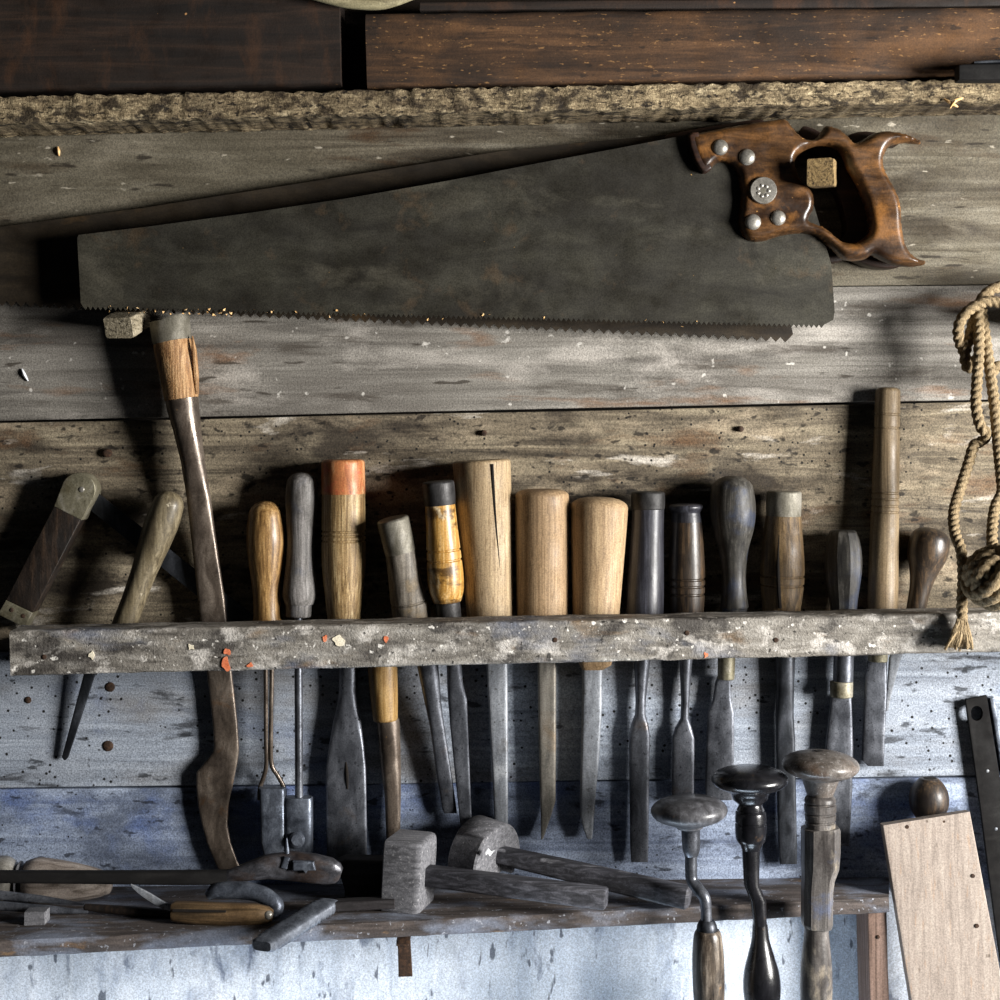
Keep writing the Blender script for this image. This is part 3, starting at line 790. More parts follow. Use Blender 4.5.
# low amber gouge
t = thing('narrow_gouge', 'gouge set low with only the amber foot of its handle below the rail', 'gouge', P(392, 840, 0.02), G)
turn('handle', M['amber'], t, (380.5, 628), (385.5, 721), [(628, 13), (650, 14.5), (668, 14.8), (700, 13.5), (721, 12.2)], d=0.0175, e0=(4, 5), e1=(2.5, 2.5))
blade('blade', M['steel_brown'], t, [(375, 399, 718, 11, 2), (377, 400, 724, 11, 2), (381, 401, 770, 8, 2.2), (384.5, 401, 795, 6, 2.4), (386.5, 400, 842, 4, 3), (388, 399.5, 858, 2, 3)], d=0.0105)

# varnished handle chisel
t = thing('firmer_chisel', 'chisel with flaking yellow varnished handle and black top ring', 'chisel', P(465, 825, 0.02), G)
turn('top_band', M['blackband'], t, (438, 481), (440, 505), [(481, 16), (495, 16.2), (505, 15.6)], d=0.0470, d1=0.0465, e0=(2.5, 3.5))
turn('handle', M['varnish'], t, (440, 504), (447.5, 602), [(504, 15), (530, 16), (558, 17.5), (578, 18.2), (592, 17), (602, 13.5)], d=0.0465, d1=0.0435, grooves=(550, 560))
turn('ferrule', M['blackband'], t, (447.5, 601), (451, 640), [(601, 12.4), (618, 12.4), (640, 11.5)], d=0.0435, d1=0.0405, e0=(2, 2))
blade('blade', M['steel'], t, [(443, 461, 636, 8, 2, 0.038), (446.5, 461.5, 666, 7, 2, 0.032), (447, 463, 684, 5.5, 2.4, 0.028), (448, 467, 700, 4, 3.5, 0.025), (449, 467.5, 712, 3.6, 4, 0.0225), (450, 468, 725, 3.4, 5, 0.020), (455, 470, 775, 3.2, 5), (460.5, 472, 826, 2.6, 5), (463, 472, 840, 1, 5)], d=0.0150)

# three pale handled mortise chisels
t = thing('mortise_chisel', 'tallest mortise chisel with a split pale beech handle', 'chisel', P(500, 820, 0.02), G)
hd = turn('handle', M['beech'], t, (481.5, 460), (491.5, 640), [(460, 29), (500, 28), (550, 26), (600, 24), (640, 23)], d=0.0285, e0=(3, 4), seg=36)
k0 = K(0.03)
tube('crack', M['crack'], hd, [(492, 464, 0.0520), (493.5, 490, 0.0510), (495.5, 520, 0.0498), (498, 550, 0.0480), (501, 585, 0.0460)], [1.6, 1.5, 1.1, 0.9, 0.4], seg=8)
blade('blade', M['steel_pale'], t, [(484, 507, 630, 8, 5), (486.5, 507.5, 668, 8, 6), (489, 508, 720, 7.5, 6), (492.5, 508, 775, 7, 6), (494.5, 508, 822, 6, 6), (496.5, 508, 842, 2, 6)], d=0.0115)
t = thing('mortise_chisel', 'mortise chisel with straight tan beech handle, middle of three pale ones', 'chisel', P(548, 835, 0.02), G)
turn('handle', M['beech2'], t, (542, 489), (542.5, 640), [(489, 27), (520, 27), (570, 26.6), (640, 25.5)], d=0.028, e0=(7, 14), seg=36)
blade('blade', M['steel_tan'], t, [(536, 557, 630, 8, 5), (537.5, 556.2, 668, 8, 6), (538.5, 556, 740, 7.5, 6), (540, 555.5, 800, 7, 6), (540.8, 551, 815, 6, 6), (541, 543, 838, 5, 6)], d=0.0115)
t = thing('mortise_chisel', 'mortise chisel with light domed handle tapering down, right of three pale ones', 'chisel', P(588, 835, 0.02), G)
turn('handle', M['beech3'], t, (599.5, 497), (595, 640), [(497, 28.6), (515, 28.6), (560, 26.5), (610, 23.8), (640, 23)], d=0.029, e0=(10, 22), seg=36)
blade('bolster', M['beech2'], t, [(577, 613, 655, 14, 6), (579, 611, 664, 13, 5), (582, 603, 669, 9, 5)], d=0.027)
blade('blade', M['steel_pale'], t, [(582, 602.5, 664, 8, 5), (582, 602, 700, 7.6, 6), (581, 599.5, 750, 7.2, 6), (580, 595.5, 795, 7, 6), (580, 594, 815, 6.5, 6), (583, 593, 828, 6, 6), (587, 592, 838, 4, 6)], d=0.0115)

# dark handled chisels
t = thing('socket_chisel', 'chisel with smooth blue black handle next to the pale handles', 'chisel', P(640, 850, 0.02), G)
turn('handle', M['black'], t, (648, 508), (643.5, 640), [(508, 16), (530, 16.4), (560, 17.5), (590, 18.6), (615, 18.8), (640, 17.5)], d=0.0245)
turn('top_ring', M['blackband'], t, (648, 491.5), (648, 509.5), [(491.5, 16.6), (500, 17), (509.5, 16.6)], d=0.0245, e0=(2.5, 3), e1=(1.5, 1.5))
blade('blade', M['steel'], t, [(632, 652, 632, 9, 2), (634, 650, 664, 8, 2), (635.5, 646, 700, 6, 2), (635, 645.5, 714, 5.5, 2.2), (631, 648.5, 725, 4.5, 3), (629, 650, 736, 4, 3.4), (629.5, 649, 790, 3.4, 3.4), (630, 648.5, 845, 3, 3.4), (631, 648, 862, 1, 3.4)], d=0.0105)

t = thing('turned_chisel', 'chisel with short black brown handle, button top and ring grooves', 'chisel', P(684, 800, 0.02), G)
turn('handle', M['blackbrown'], t, (686.5, 522), (687, 640), [(522, 15.5), (545, 17), (575, 18.2), (600, 17.6), (620, 16), (640, 14)], d=0.0190, grooves=(579, 586, 594))
turn('button_top', M['black'], t, (686, 503.5), (686.5, 524), [(503.5, 17), (508, 17.4), (511, 15.5), (513, 14.6), (518, 15.2), (524, 15.5)], d=0.0190, e0=(3, 9))
blade('blade', M['steel'], t, [(676, 696, 632, 8, 2), (679.5, 692, 664, 7, 2), (681, 689.5, 700, 5.5, 2), (680.5, 688.5, 718, 5, 2.2), (675, 692, 728, 4, 3), (672, 694.5, 738, 3.6, 3.4), (671.5, 694, 790, 3.2, 3.4), (672, 693, 800, 1.6, 3.4)], d=0.0105)

t = thing('carving_chisel', 'carving chisel with bulbous black handle and slim waist', 'chisel', P(720, 790, 0.02), G)
turn('handle', M['slate'], t, (732, 475.5), (735, 640), [(475.5, 16), (485, 20), (500, 22.5), (515, 22.8), (530, 20.5), (548, 15.5), (565, 12.8), (582, 12), (598, 13), (607, 14), (612, 12), (640, 10)], d=0.0225, e0=(15, 20))
turn('ferrule', M['brass'], t, (727, 640), (726, 679.5), [(640, 9), (679.5, 8.4)], d=0.0165, e1=(1.5, 1.5), sub=1)
blade('blade', M['steel'], t, [(717.5, 733, 676, 4, 4), (715.5, 730.5, 682, 4, 5), (713, 731, 700, 3.6, 5), (707.5, 734, 712, 3.4, 5), (706.5, 734, 740, 3.2, 5), (705, 733, 786, 3, 5), (706, 733, 800, 1.2, 5)], d=0.0105)

t = thing('framing_chisel', 'chisel with cracked dark oak handle and grey iron cap', 'chisel', P(788, 855, 0.02), G)
hd = turn('handle', M['darkoak'], t, (783.5, 516), (781, 640), [(516, 17.5), (535, 19.5), (560, 21.5), (578, 22), (595, 20.6), (612, 18.6), (640, 17)], d=0.0215, grooves=(576, 585))
tube('crack', M['crack'], hd, [(779, 535, 0.0385), (778, 560, 0.0402), (778.5, 585, 0.0405), (780, 608, 0.0380)], [0.4, 1.3, 2.0, 1.8], seg=8)
turn('iron_cap', M['drabband'], t, (784, 491), (783.5, 518), [(491, 17.3), (505, 17.6), (518, 17)], d=0.0215, e0=(2, 3), e1=(1.5, 2))
blade('blade', M['steel_dark'], t, [(774, 796, 632, 9, 2), (776, 795, 664, 8.5, 2), (776.5, 794, 690, 7, 2.2), (775.5, 793.5, 715, 4.8, 2.8), (776, 795, 740, 4, 3.4), (777, 796, 800, 3.6, 3.4), (778.5, 797, 850, 3.2, 3.4), (780, 797, 864, 1, 3.4)], d=0.0105)

t = thing('skew_chisel', 'chisel with whittled dark handle and brass ferrule beside the tall pole', 'chisel', P(840, 835, 0.02), G)
turn('handle', M['slate'], t, (843, 530), (844, 640), [(530, 12), (540, 16.5), (558, 19), (575, 18.2), (595, 15), (612, 13), (640, 11)], d=0.0190, e0=(4, 5), seg=9, sub=2, sharp=12)
turn('shank', M['steel'], t, (844, 638), (843, 684), [(638, 10), (684, 10)], d=0.0165, sub=1)
turn('ferrule', M['brass'], t, (841.5, 681), (841.5, 697), [(681, 11.6), (697, 11.2)], d=0.0165, e0=(1.2, 1.2), e1=(1.2, 1.2), sub=1)
blade('blade', M['steel'], t, [(830.5, 851, 695, 5, 4), (829.5, 851.5, 705, 4.6, 5), (825, 853, 746, 3.6, 5), (826, 852, 790, 3.4, 5), (834, 849.5, 838, 2.6, 5), (837, 849, 846, 1, 5)], d=0.0105)

t = thing('long_paring_chisel', 'tall pole handled paring chisel rising above all the other handles', 'chisel', P(872, 760, 0.025), G)
turn('handle', M['pole'], t, (888, 387.5), (881.5, 650), [(387.5, 12.2), (420, 12.6), (480, 13.4), (540, 14.4), (600, 15), (650, 12)], d=0.0125, d1=0.015, e0=(4, 6), grooves=(414.5, 428, 493, 499, 506, 512), gd=0.9)
turn('ferrule', M['brass'], t, (878, 644), (877.5, 661.5), [(644, 10.4), (661.5, 9.8)], d=0.0165, sub=1, e1=(1.2, 1.2))
blade('blade', M['steel'], t, [(868, 887, 659, 4, 5), (867.5, 886.5, 664, 4, 5), (865, 886.5, 674, 3.6, 5), (864.5, 886.5, 690, 3.6, 6), (862, 884, 752, 3.4, 6), (861.5, 883.5, 760, 3, 6), (868, 884, 766, 0.8, 6)], d=0.0115)

t = thing('marking_knife', 'tool with a dark bulb handle and thin blade right of the pole', 'knife', P(890, 705, 0.02), G)
turn('handle', M['blackbrown'], t, (932.5, 528), (909.5, 640), [(528, 15), (536, 18.4), (547, 20.4), (558, 19), (572, 14), (588, 10.6), (605, 9.6), (640, 8)], d=0.020, e0=(11, 17))
blade('blade', M['steel_pale'], t, [(899, 914, 634, 2.5, 4, 0.019), (889, 901, 658, 2.2, 4, 0.016), (886.5, 891, 695, 1.6, 4, 0.011), (886, 888, 711, 0.8, 4, 0.009)])

# ------------------------------------------------------------------ rope
def rope_run(name, parent, pts, r=5.6, twist=30.0, sub=14, seg=18):
    q = cat(pts, sub * 2)
    P3 = [P(*a) for a in q]
    bm = bmesh.new()
    rings = []
    s = 0.0
    U = None
    for i, p in enumerate(P3):
        a, b = P3[max(i - 1, 0)], P3[min(i + 1, len(P3) - 1)]
        T = (b - a).normalized()
        if i:
            s += (p - P3[i - 1]).length
        if U is None:
            U = T.cross(Vector((0, -1, 0.2))).normalized()
        else:
            U = (U - T * U.dot(T)).normalized()
        V = T.cross(U)
        k = K(q[i][2])
        ring = []
        for j in range(seg):
            t_ = 2 * math.pi * j / seg
            lobe = abs(math.cos(1.5 * (t_ - s / (r * k) * 1.6)))
            rr = r * k * (0.74 + 0.31 * lobe)
            ring.append(bm.verts.new(p + U * rr * math.cos(t_) + V * rr * math.sin(t_)))
        rings.append(ring)
    for a, b in zip(rings, rings[1:]):
        for j in range(seg):
            bm.faces.new((a[j], a[(j + 1) % seg], b[(j + 1) % seg], b[j]))
    bm.faces.new(rings[0]); bm.faces.new(list(reversed(rings[-1])))
    return link(name, mesh_from(bm, name, 80), M['rope'], parent)


t = thing('rope_hank', 'hank of twisted hemp rope ending in a round knot and tassel', 'rope', P(985, 300, 0.06))
rope_run('cord', t, [(1075, 300, 0.040), (1040, 303, 0.046), (1005, 303, 0.050), (985, 302, 0.052), (968, 311, 0.052), (959, 325, 0.050), (959, 340, 0.046), (964, 352, 0.040)])
rope_run('cord', t, [(1060, 290, 0.028), (1030, 285, 0.032), (1003, 286, 0.036), (986, 294, 0.040), (977, 310, 0.043), (970, 335, 0.045), (965, 355, 0.045), (968, 368, 0.042), (974, 360, 0.034)])
rope_run('cord', t, [(978, 306, 0.046), (979, 325, 0.05), (979, 350, 0.054), (977, 380, 0.056), (976, 405, 0.058), (980, 425, 0.060), (986, 434, 0.060), (982, 441, 0.055), (974, 446, 0.054), (968, 465, 0.058), (960, 490, 0.066), (954, 512, 0.077), (955, 533, 0.090), (961, 550, 0.102), (963, 575, 0.107), (962, 600, 0.108), (962, 626, 0.108)])
rope_run('cord', t, [(981, 306, 0.040), (985, 335, 0.046), (990, 370, 0.05), (995, 410, 0.056), (998, 445, 0.064), (1001, 475, 0.074), (1002, 492, 0.08), (996, 505, 0.086), (993, 520, 0.094), (992, 540, 0.104), (993, 552, 0.108)])
rope_run('cord', t, [(1040, 380, 0.03), (1015, 372, 0.035), (1000, 366, 0.04), (992, 372, 0.04)])
# the round knot: three crossing bands of three turns
kc = P(994, 577, 0.134)
kk = K(0.134)
kn = bpy.data.objects.new('knot', None)
col.objects.link(kn); kn.parent = t; kn.location = kc - t.location
kn.empty_display_size = 0.01
NK = 120
from mathutils import Euler
rot = Euler((0.35, 0.55, 0.30)).to_matrix()
loft3('core', M['rope'], kn, [(kc + Vector((0, 0, 1)) * 20 * kk * math.cos(a_), max(20 * kk * math.sin(a_), 0.0002), max(20 * kk * math.sin(a_), 0.0002), 2) for a_ in [math.pi * q_ / 14 for q_ in range(15)]], seg=20)
for axis_i, rad in ((0, 26.5), (1, 23.5), (2, 20.5)):
    for off in (-11.0, 0, 11.0):
        rr = math.sqrt(max(rad * rad - off * off * 0.55, 30))
        pts3 = []
        for i in range(NK):
            a = 2 * math.pi * i / NK
            c, sn = rr * math.cos(a), rr * math.sin(a)
            v = [(off, c, sn), (c, off, sn), (c, sn, off)][axis_i]
            pts3.append(kc + (rot @ Vector(v)) * kk)
        bm = bmesh.new()
        rings = []
        for i in range(NK):
            T = (pts3[(i + 1) % NK] - pts3[i - 1]).normalized()
            U = (pts3[i] - kc).normalized()
            U = (U - T * U.dot(T)).normalized()
            V = T.cross(U)
            ring = []
            for j in range(12):
                t_ = 2 * math.pi * j / 12
                lobe = abs(math.cos(1.5 * t_ - i * 0.42))
                q = 6.6 * kk * (0.76 + 0.3 * lobe)
                ring.append(bm.verts.new(pts3[i] + U * q * math.cos(t_) + V * q * math.sin(t_)))
            rings.append(ring)
        for i in range(NK):
            a, b = rings[i], rings[(i + 1) % NK]
            for j in range(12):
                bm.faces.new((a[j], a[(j + 1) % 12], b[(j + 1) % 12], b[j]))
        link('turn_of_cord', mesh_from(bm, 'turn_of_cord', 80), M['rope'], kn)
tas = loft('tassel', M['rope'], t, [(962, 620, 5, 5, 2, 0.108), (961.5, 630, 7.5, 7, 2, 0.108), (960, 640, 11, 8, 2, 0.108), (959, 647, 13, 8, 2, 0.108)], seg=22, jit=(0.0022, 230))
for i in range(14):
    x1 = 946 + i * 1.95 + rnd.uniform(-1, 1)
    tube('frayed_strand', M['rope'], tas, [(962 + (i - 6.5) * 0.5, 620, 0.113), (962 + (x1 - 960) * 0.55, 632, 0.1165), (x1, 645 + rnd.uniform(-3, 6), 0.1165 + rnd.uniform(-0.003, 0.003))], [2.0, 2.2, 1.4], seg=6, sub=3, jit=(0.0008, 260))
o = loft('peg', M['peg_grey'], None, [(1032, 318, 13, 13, 2, -0.01), (1030, 318, 11, 11, 2, 0.07), (1030, 318, 9, 9, 2, 0.073)], ref=(0, 0, 1), seg=18, jit=(0.0008, 120), origin=P(1030, 316, 0.05))
tag(o, 'round wooden peg at the right edge that the rope hangs from', 'peg')

# ------------------------------------------------------------------ lower shelf
def shelf_z(px_):
    return -(lin(888, 875.5, px_) - HZ) * S


t = thing('lower_shelf', 'dusty dark wooden shelf with worn front edge under the tools', 'shelf', P(450, 885, 0.0))
bm = bmesh.new()
n, rows_ = 120, 8
xs = [-320 + (889 + 320) * i / n for i in range(n + 1)]
prev = None
TH = 0.0130
for i, x in enumerate(xs):
    fy = 941 - 43 * x / 870.0
    by = lin(888, 875.5, x)
    dfr = D * (1 - (by - HZ) / (fy - HZ))
    z = -(by - HZ) * S
    X = (x - 500) * S
    e = 0.0006
    xf = (x - 500) * K(dfr)
    prof = [(X, 0.0005, z), (X * 0.5 + xf * 0.5, -dfr * 0.5, z), (xf, -dfr + e * 2, z), (xf, -dfr + e * 0.5, z - e * 0.5), (xf, -dfr, z - e * 2), (xf, -dfr, z - TH * 0.5), (xf, -dfr, z - TH + e), (xf, -dfr + e, z - TH), (X * 0.5 + xf * 0.5, -dfr * 0.5, z - TH), (X, 0.0005, z - TH)]
    ring = [bm.verts.new(p) for p in prof]
    if prev:
        for j in range(len(ring)):
            bm.faces.new((prev[j], prev[(j + 1) % len(ring)], ring[(j + 1) % len(ring)], ring[j]))
    else:
        bm.faces.new(ring)
    prev = ring
bm.faces.new(list(reversed(prev)))
for v in bm.verts:
    if v.co.y < -0.03:
        v.co += 0.0007 * noise.noise_vector(v.co * 90)
link('plank', mesh_from(bm, 'plank', 50), M['shelf'], t)
loft('iron_strap', M['rust'], t, [(403, 926, 6.5, 2, 10, 0.085), (404.5, 950, 6.5, 2, 10, 0.085), (405.5, 976, 7, 2, 10, 0.085)])
blade('iron_strap', M['rust'], t, [(399, 412, 928, 50, 14, 0.046), (399, 412, 930, 50, 14, 0.046)])

t = thing('shelf_post', 'pinkish square post under the right end of the lower shelf', 'post', P(865, 1200, 0.03))
blade('post', M['post'], t, [(861.2, 880.7, 902, 26, 20, 0.0265), (862.5, 882, 960, 26, 20, 0.0265), (864, 884, 1010, 26, 20, 0.0265), (880, 900, 1500, 26, 20, 0.0265)])
dome('nail_head', M['rust'], t, 878, 937, 0.0495, 2, 0.0008, seg=8)

# turned handle at the far left, lying behind the bar
t = thing('turned_spindle', 'thick turned spindle with bead rings lying behind the long iron bar', 'spindle', P(60, 890, 0.04))
turn('shank', M['mauvewood'], t, (26, 880), (112, 884), [(26, 19), (36, 22.5), (55, 21.5), (80, 18), (100, 13.5), (112, 8)], d=0.045, e1=(5, 6), seg=32)
turn('bead', M['knobdust'], t, (19, 879), (29, 879.6), [(17, 15), (19, 18), (21, 15), (23, 14.5), (25, 18), (27, 15), (29, 16)], d=0.045, sub=3)
turn('knob_end', M['nickel'], t, (-60, 874), (18, 879), [(-60, 12), (-30, 17), (-12, 20), (2, 22), (10, 20), (16, 15)], d=0.045)

# long handled iron
t = thing('long_handled_wrench', 'long black iron handle with flat head and raised rectangular boss', 'wrench', P(200, 885, 0.075))
wb = loft('bar', M['iron_black'], t, [(-150, 870, 6, 6, 3.5, 0.09), (0, 876.5, 6, 6, 3.5, 0.088), (90, 877, 6.3, 6, 3.5, 0.085), (180, 877.5, 7, 7, 3.5, 0.082), (225, 877, 7, 7, 3.2, 0.08), (250, 872, 5, 5, 3, 0.079)])
hd = loft('head', M['steel_worn'], t, [(214, 877, 3, 4, 3, 0.08), (232, 875.5, 7, 7.5, 3, 0.08), (252, 870.5, 9.5, 9, 3, 0.079), (268, 866.5, 12, 10, 3, 0.078), (290, 866, 14.5, 10, 3.2, 0.077), (312, 868, 14.5, 10, 3.2, 0.076), (330, 871, 13, 9, 3.2, 0.075), (338, 873, 10, 8, 3, 0.074), (341, 874, 6, 6, 3, 0.074)], jit=(0.0005, 90))
plate('boss', M['lead'], hd, [[(293, 860.5), (314, 861), (316, 870), (308, 870), (306, 873), (303, 870), (293, 870.5)]], 0.0865, 0.003, 0.0015)
loft('tooth', M['lead'], hd, [(287, 857, 3, 2, 4, 0.0845), (284, 868, 3.5, 2, 4, 0.0855)])
loft('spike', M['lead'], hd, [(286.5, 838, 0.6, 0.6, 2, 0.08), (287, 850, 2.4, 2.2, 2, 0.08), (287, 858, 3, 2.6, 2, 0.08)])

# iron loop
o = tube('iron_hook', M['lead'], None, [(208, 896, 0.085), (217, 891, 0.086), (240, 890, 0.088), (257, 893, 0.09), (268, 898, 0.092), (276, 905, 0.094), (273, 914, 0.096), (262, 919, 0.092)], [5, 8, 8.6, 8.6, 8.6, 8, 7, 4], seg=16, jit=(0.0005, 90), origin=P(250, 895, 0.09))
tag(o, 'bent grey iron hook curling behind the brown knife grip', 'hook')

# pruning knife
t = thing('pruning_knife', 'folding knife with slotted brown wooden grip and curved pale blade', 'knife', P(220, 925, 0.108))
gr = loft('grip', M['grip_brown'], t, [(172, 911, 9, 8, 3, 0.106), (176, 911, 10.5, 9, 2.8, 0.106), (200, 913.5, 11.5, 10, 2.5, 0.107), (235, 915, 12, 11, 2.3, 0.108), (258, 915, 11, 10, 2.2, 0.109), (268, 915.5, 9, 8.5, 2.2, 0.109), (272.5, 916, 6, 6, 2.2, 0.109)])
dome('end_cap', M['nickel'], gr, 268, 915.5, 0.1145, 4.5, 0.0022, seg=14)
loft('slot', M['crack'], gr, [(173, 910.5, 1.3, 2, 3, 0.1136), (200, 911, 1.3, 2, 3, 0.1155), (226, 911.5, 0.8, 2, 3, 0.1163)], seg=8)
plate('blade', M['steel_pale'], t, [closed_cat([(131, 884), (150, 893), (165, 902), (177, 906), (178, 911), (164, 909), (148, 900), (136, 891)], 3)], 0.101, 0.0012, 0.0004)

# dividers
t = thing('dividers', 'pair of slender pointed iron dividers at the left of the lower shelf', 'dividers', P(40, 910, 0.08))
loft('leg', M['steel'], t, [(-90, 888, 5, 4, 3, 0.078), (-10, 894, 4.5, 4, 3, 0.079), (40, 899, 3.8, 3, 3, 0.079), (84, 904, 1, 1, 3, 0.079)])
loft('leg', M['steel'], t, [(-90, 890, 5, 4, 3, 0.088), (-10, 905, 4.5, 4, 3, 0.088), (50, 909.5, 4, 3, 3, 0.087), (88, 912, 1.4, 1.4, 3, 0.086)])
o = turn('dowel', M['ebony'], None, (84, 907), (176, 915), [(84, 3.5), (130, 5), (176, 5.5)], d=0.084, d1=0.09, seg=14, e0=(2, 2), e1=(2, 2), origin=P(130, 912, 0.085))
tag(o, 'thin brown wooden dowel between the dividers and the knife grip', 'dowel')
o = loft('wooden_cube', M['gauge'], None, [(27, 917, 7.4, 9, 12, 0.1), (37, 917, 7.6, 9, 12, 0.1), (47, 917, 7.4, 9, 12, 0.1)], seg=24, jit=(0.0005, 120), origin=P(37, 924, 0.1))
tag(o, 'small grey wooden cube on the lower shelf under the dividers', 'block')

# ridged file stub overhanging the edge
st = []
a, b = P(330, 897, 0.078), P(262, 944.5, 0.186)
a.z = shelf_z(320) + 0.0062
b.z = shelf_z(262) + 0.0062
nn = 46
kf = K(0.13)
for i in range(nn + 1):
    u = i / nn
    ridge = 1.3 * (1 if i % 2 else -1) if 4 < i < 42 else 0
    st.append((a.lerp(b, u), (12.5 + ridge * 0.6) * kf * (0.75 if i in (0, nn) else 1), (6 + ridge) * kf * (0.75 if i in (0, nn) else 1), 4))
o = loft3('ridged_file', M['file'], None, st, ref=(0, 0, 1), seg=24, origin=a.lerp(b, 0.5), sharp=25)
tag(o, 'short ridged iron file jutting over the lower shelf edge', 'file')

# dark blocks behind the gauge head
o = loft('wooden_block', M['darkblock'], None, [(343, 876, 17, 13, 8, 0.045), (346, 875, 18.5, 14, 8, 0.045), (386, 876, 18.5, 14, 8, 0.045), (389, 876, 17, 13, 8, 0.045)], seg=24, origin=P(365, 893, 0.045))
tag(o, 'dark rounded wooden block left of the upright gauge head', 'block')
o = loft('flat_iron', M['darkblock'], None, [(336, 905, 4.5, 9, 8, 0.083), (395, 902, 4.5, 9, 8, 0.083)], seg=20, origin=P(365, 905, 0.083))
tag(o, 'flat dark iron strip lying at the foot of the dark block', 'iron strip')

# marking gauges
def frame(a, b):
    T = (b - a).normalized()
    V = Vector((0, 0, 1)); V = (V - T * V.dot(T)).normalized()
    return T, V, T.cross(V)


t = thing('marking_gauge', 'marking gauge with upright rectangular dusty grey head, front one', 'marking gauge', P(410, 912, 0.08))
a, b = P(409, 873, 0.066), P(606.5, 898.5, 0.110)
T, V, U = frame(a, b)
k = K(0.08)
hd = loft3('head', M['gauge'], t, [(a + T * k * s + V * k * 1.5, hh * k, ww * k, e) for s, hh, ww, e in ((-20, 34.5, 25.5, 14), (-18.5, 36, 27, 14), (14, 36.5, 28, 12), (18, 35.8, 27.3, 10), (20, 34, 25.5, 9))], ref=tuple(U), seg=36, jit=(0.0004, 80))
loft3('beam', M['gaugebeam'], t, [(a - T * k * 26, 8 * k, 8 * k, 8), (a - T * k * 24, 9.4 * k, 9 * k, 8), (a.lerp(b, 0.5), 9.8 * k, 9.4 * k, 8), (b - T * k * 2, 9.8 * k, 9.4 * k, 8), (b, 8.6 * k, 8.4 * k, 8)], ref=tuple(U), seg=24)

t = thing('marking_gauge', 'marking gauge with half round grey head, the longer one behind', 'marking gauge', P(485, 870, 0.05))
a, b = P(484, 851, 0.037), P(690, 898, 0.090)
T, V, U = frame(a, b)
# half disc section extruded along the beam
bm = bmesh.new()
sec = []
Rr = 39 * k
tilt = math.radians(-14)
for i in range(25):
    an = math.radians(-8 + 196 * i / 24)
    sec.append((Rr * math.cos(an), Rr * 1.05 * math.sin(an) - 8 * k))
sec.insert(0, (Rr * 0.93, -21 * k)); sec.append((-Rr * 0.93, -21 * k))
fr = []
Th = (T + Vector((0, -0.42, 0))).normalized()
Uh = Th.cross(V).normalized()
for s, lst, f in ((-18, None, 0.95), (-16, None, 1), (16, None, 1), (18, None, 0.95)):
    ring = []
    for (x, y) in sec:
        x, y = x * f, y * f
        xr, yr = x * math.cos(tilt) - y * math.sin(tilt), x * math.sin(tilt) + y * math.cos(tilt)
        ring.append(bm.verts.new(a + Th * k * s + Uh * xr + V * yr))
    fr.append(ring)
for r0, r1 in zip(fr, fr[1:]):
    for j in range(len(sec)):
        bm.faces.new((r0[j], r0[(j + 1) % len(sec)], r1[(j + 1) % len(sec)], r1[j]))
bm.faces.new(fr[0]); bm.faces.new(list(reversed(fr[-1])))
hd = link('head', mesh_from(bm, 'head', 40), M['gauge'], t)
loft3('beam', M['gaugebeam'], t, [(a - T * k * 24, 8 * k, 8 * k, 5), (a.lerp(b, 0.4), 9.6 * k, 9.6 * k, 5), (a.lerp(b, 0.9), 10.6 * k, 10.6 * k, 5), (b - T * k * 3, 10.8 * k, 10.8 * k, 5), (b, 8.6 * k, 8.6 * k, 4)], ref=tuple(U), seg=24, sharp=25)
loft3('wedge', M['gauge'], t, [(a - T * k * 22 - V * k * 12 + U * -6 * k, 3 * k, 5 * k, 8), (a + T * k * 32 - V * k * 13 + U * -6 * k, 4 * k, 5 * k, 8)], ref=tuple(U), seg=16)
plate('paint_splash', M['white_chip'], hd, [closed_cat([(485.5, 852), (488, 848.5), (491, 851), (495, 849.5), (492.5, 853), (490, 856), (488, 853.5), (486, 855)], 3)], 0.0725, 0.001)

# ------------------------------------------------------------------ braces hanging at the shelf
BG = 'carpenter braces hanging before the lower shelf'
dB = 0.096


def ellipse_prof(top, bot, r, tail, n_=14, p=2.0):
    c, h = (top + bot) / 2, (bot - top) / 2
    out = []
    for i in range(n_ + 1):
        a = math.pi * (i + 0.35) / (n_ + 0.35)
        y, rr = c - h * math.cos(a), r * abs(math.sin(a)) ** (2 / p)
        if y > c and rr < tail[0][1] and y > tail[0][0] - 2:
            break
        out.append((y, max(rr, 0.6)))
    return [q for q in out if q[0] < tail[0][0]] + list(tail)


dB = 0.107
t = thing('brace', 'leftmost brace with dusty flat knob and thin cranked iron shaft', 'brace', P(708, 1200, dB), BG)
turn('knob', M['knobdust'], t, (688.5, 796), (690, 830), ellipse_prof(796.5, 824.5, 38.4, [(823.8, 20), (826, 14), (828, 13)], p=2.5), d=dB, seg=40, sub=1)
turn('socket', M['steel'], t, (690.5, 826), (691.5, 856), [(826, 12), (829, 9.5), (840, 9.2), (850, 8.6), (856, 6.4)], d=dB)
tube('shaft', M['steel'], t, [(691, 850, dB), (691, 868, dB), (692, 880, dB), (698, 889, dB + 0.004), (704.5, 898, dB + 0.008), (706, 910, dB + 0.008), (706.5, 926, dB + 0.008)], [6.2, 6, 6, 6.2, 6, 5.6, 5.6], seg=16)
turn('collar', M['steel_dark'], t, (706.8, 920), (707, 932), [(920, 7), (924, 9.4), (929, 10.4), (932, 9.5)], d=dB + 0.008)
turn('grip', M['gripworn'], t, (707.5, 930), (710, 1040), [(930, 11.5), (936, 14), (955, 15.8), (980, 16), (1005, 15), (1030, 12), (1040, 9)], d=dB + 0.008, seg=30)
tube('shaft', M['steel'], t, [(710, 1034, dB + 0.008), (710.5, 1050, dB + 0.008), (706, 1064, dB + 0.005), (697, 1076, dB), (696, 1100, dB)], 6, seg=14)
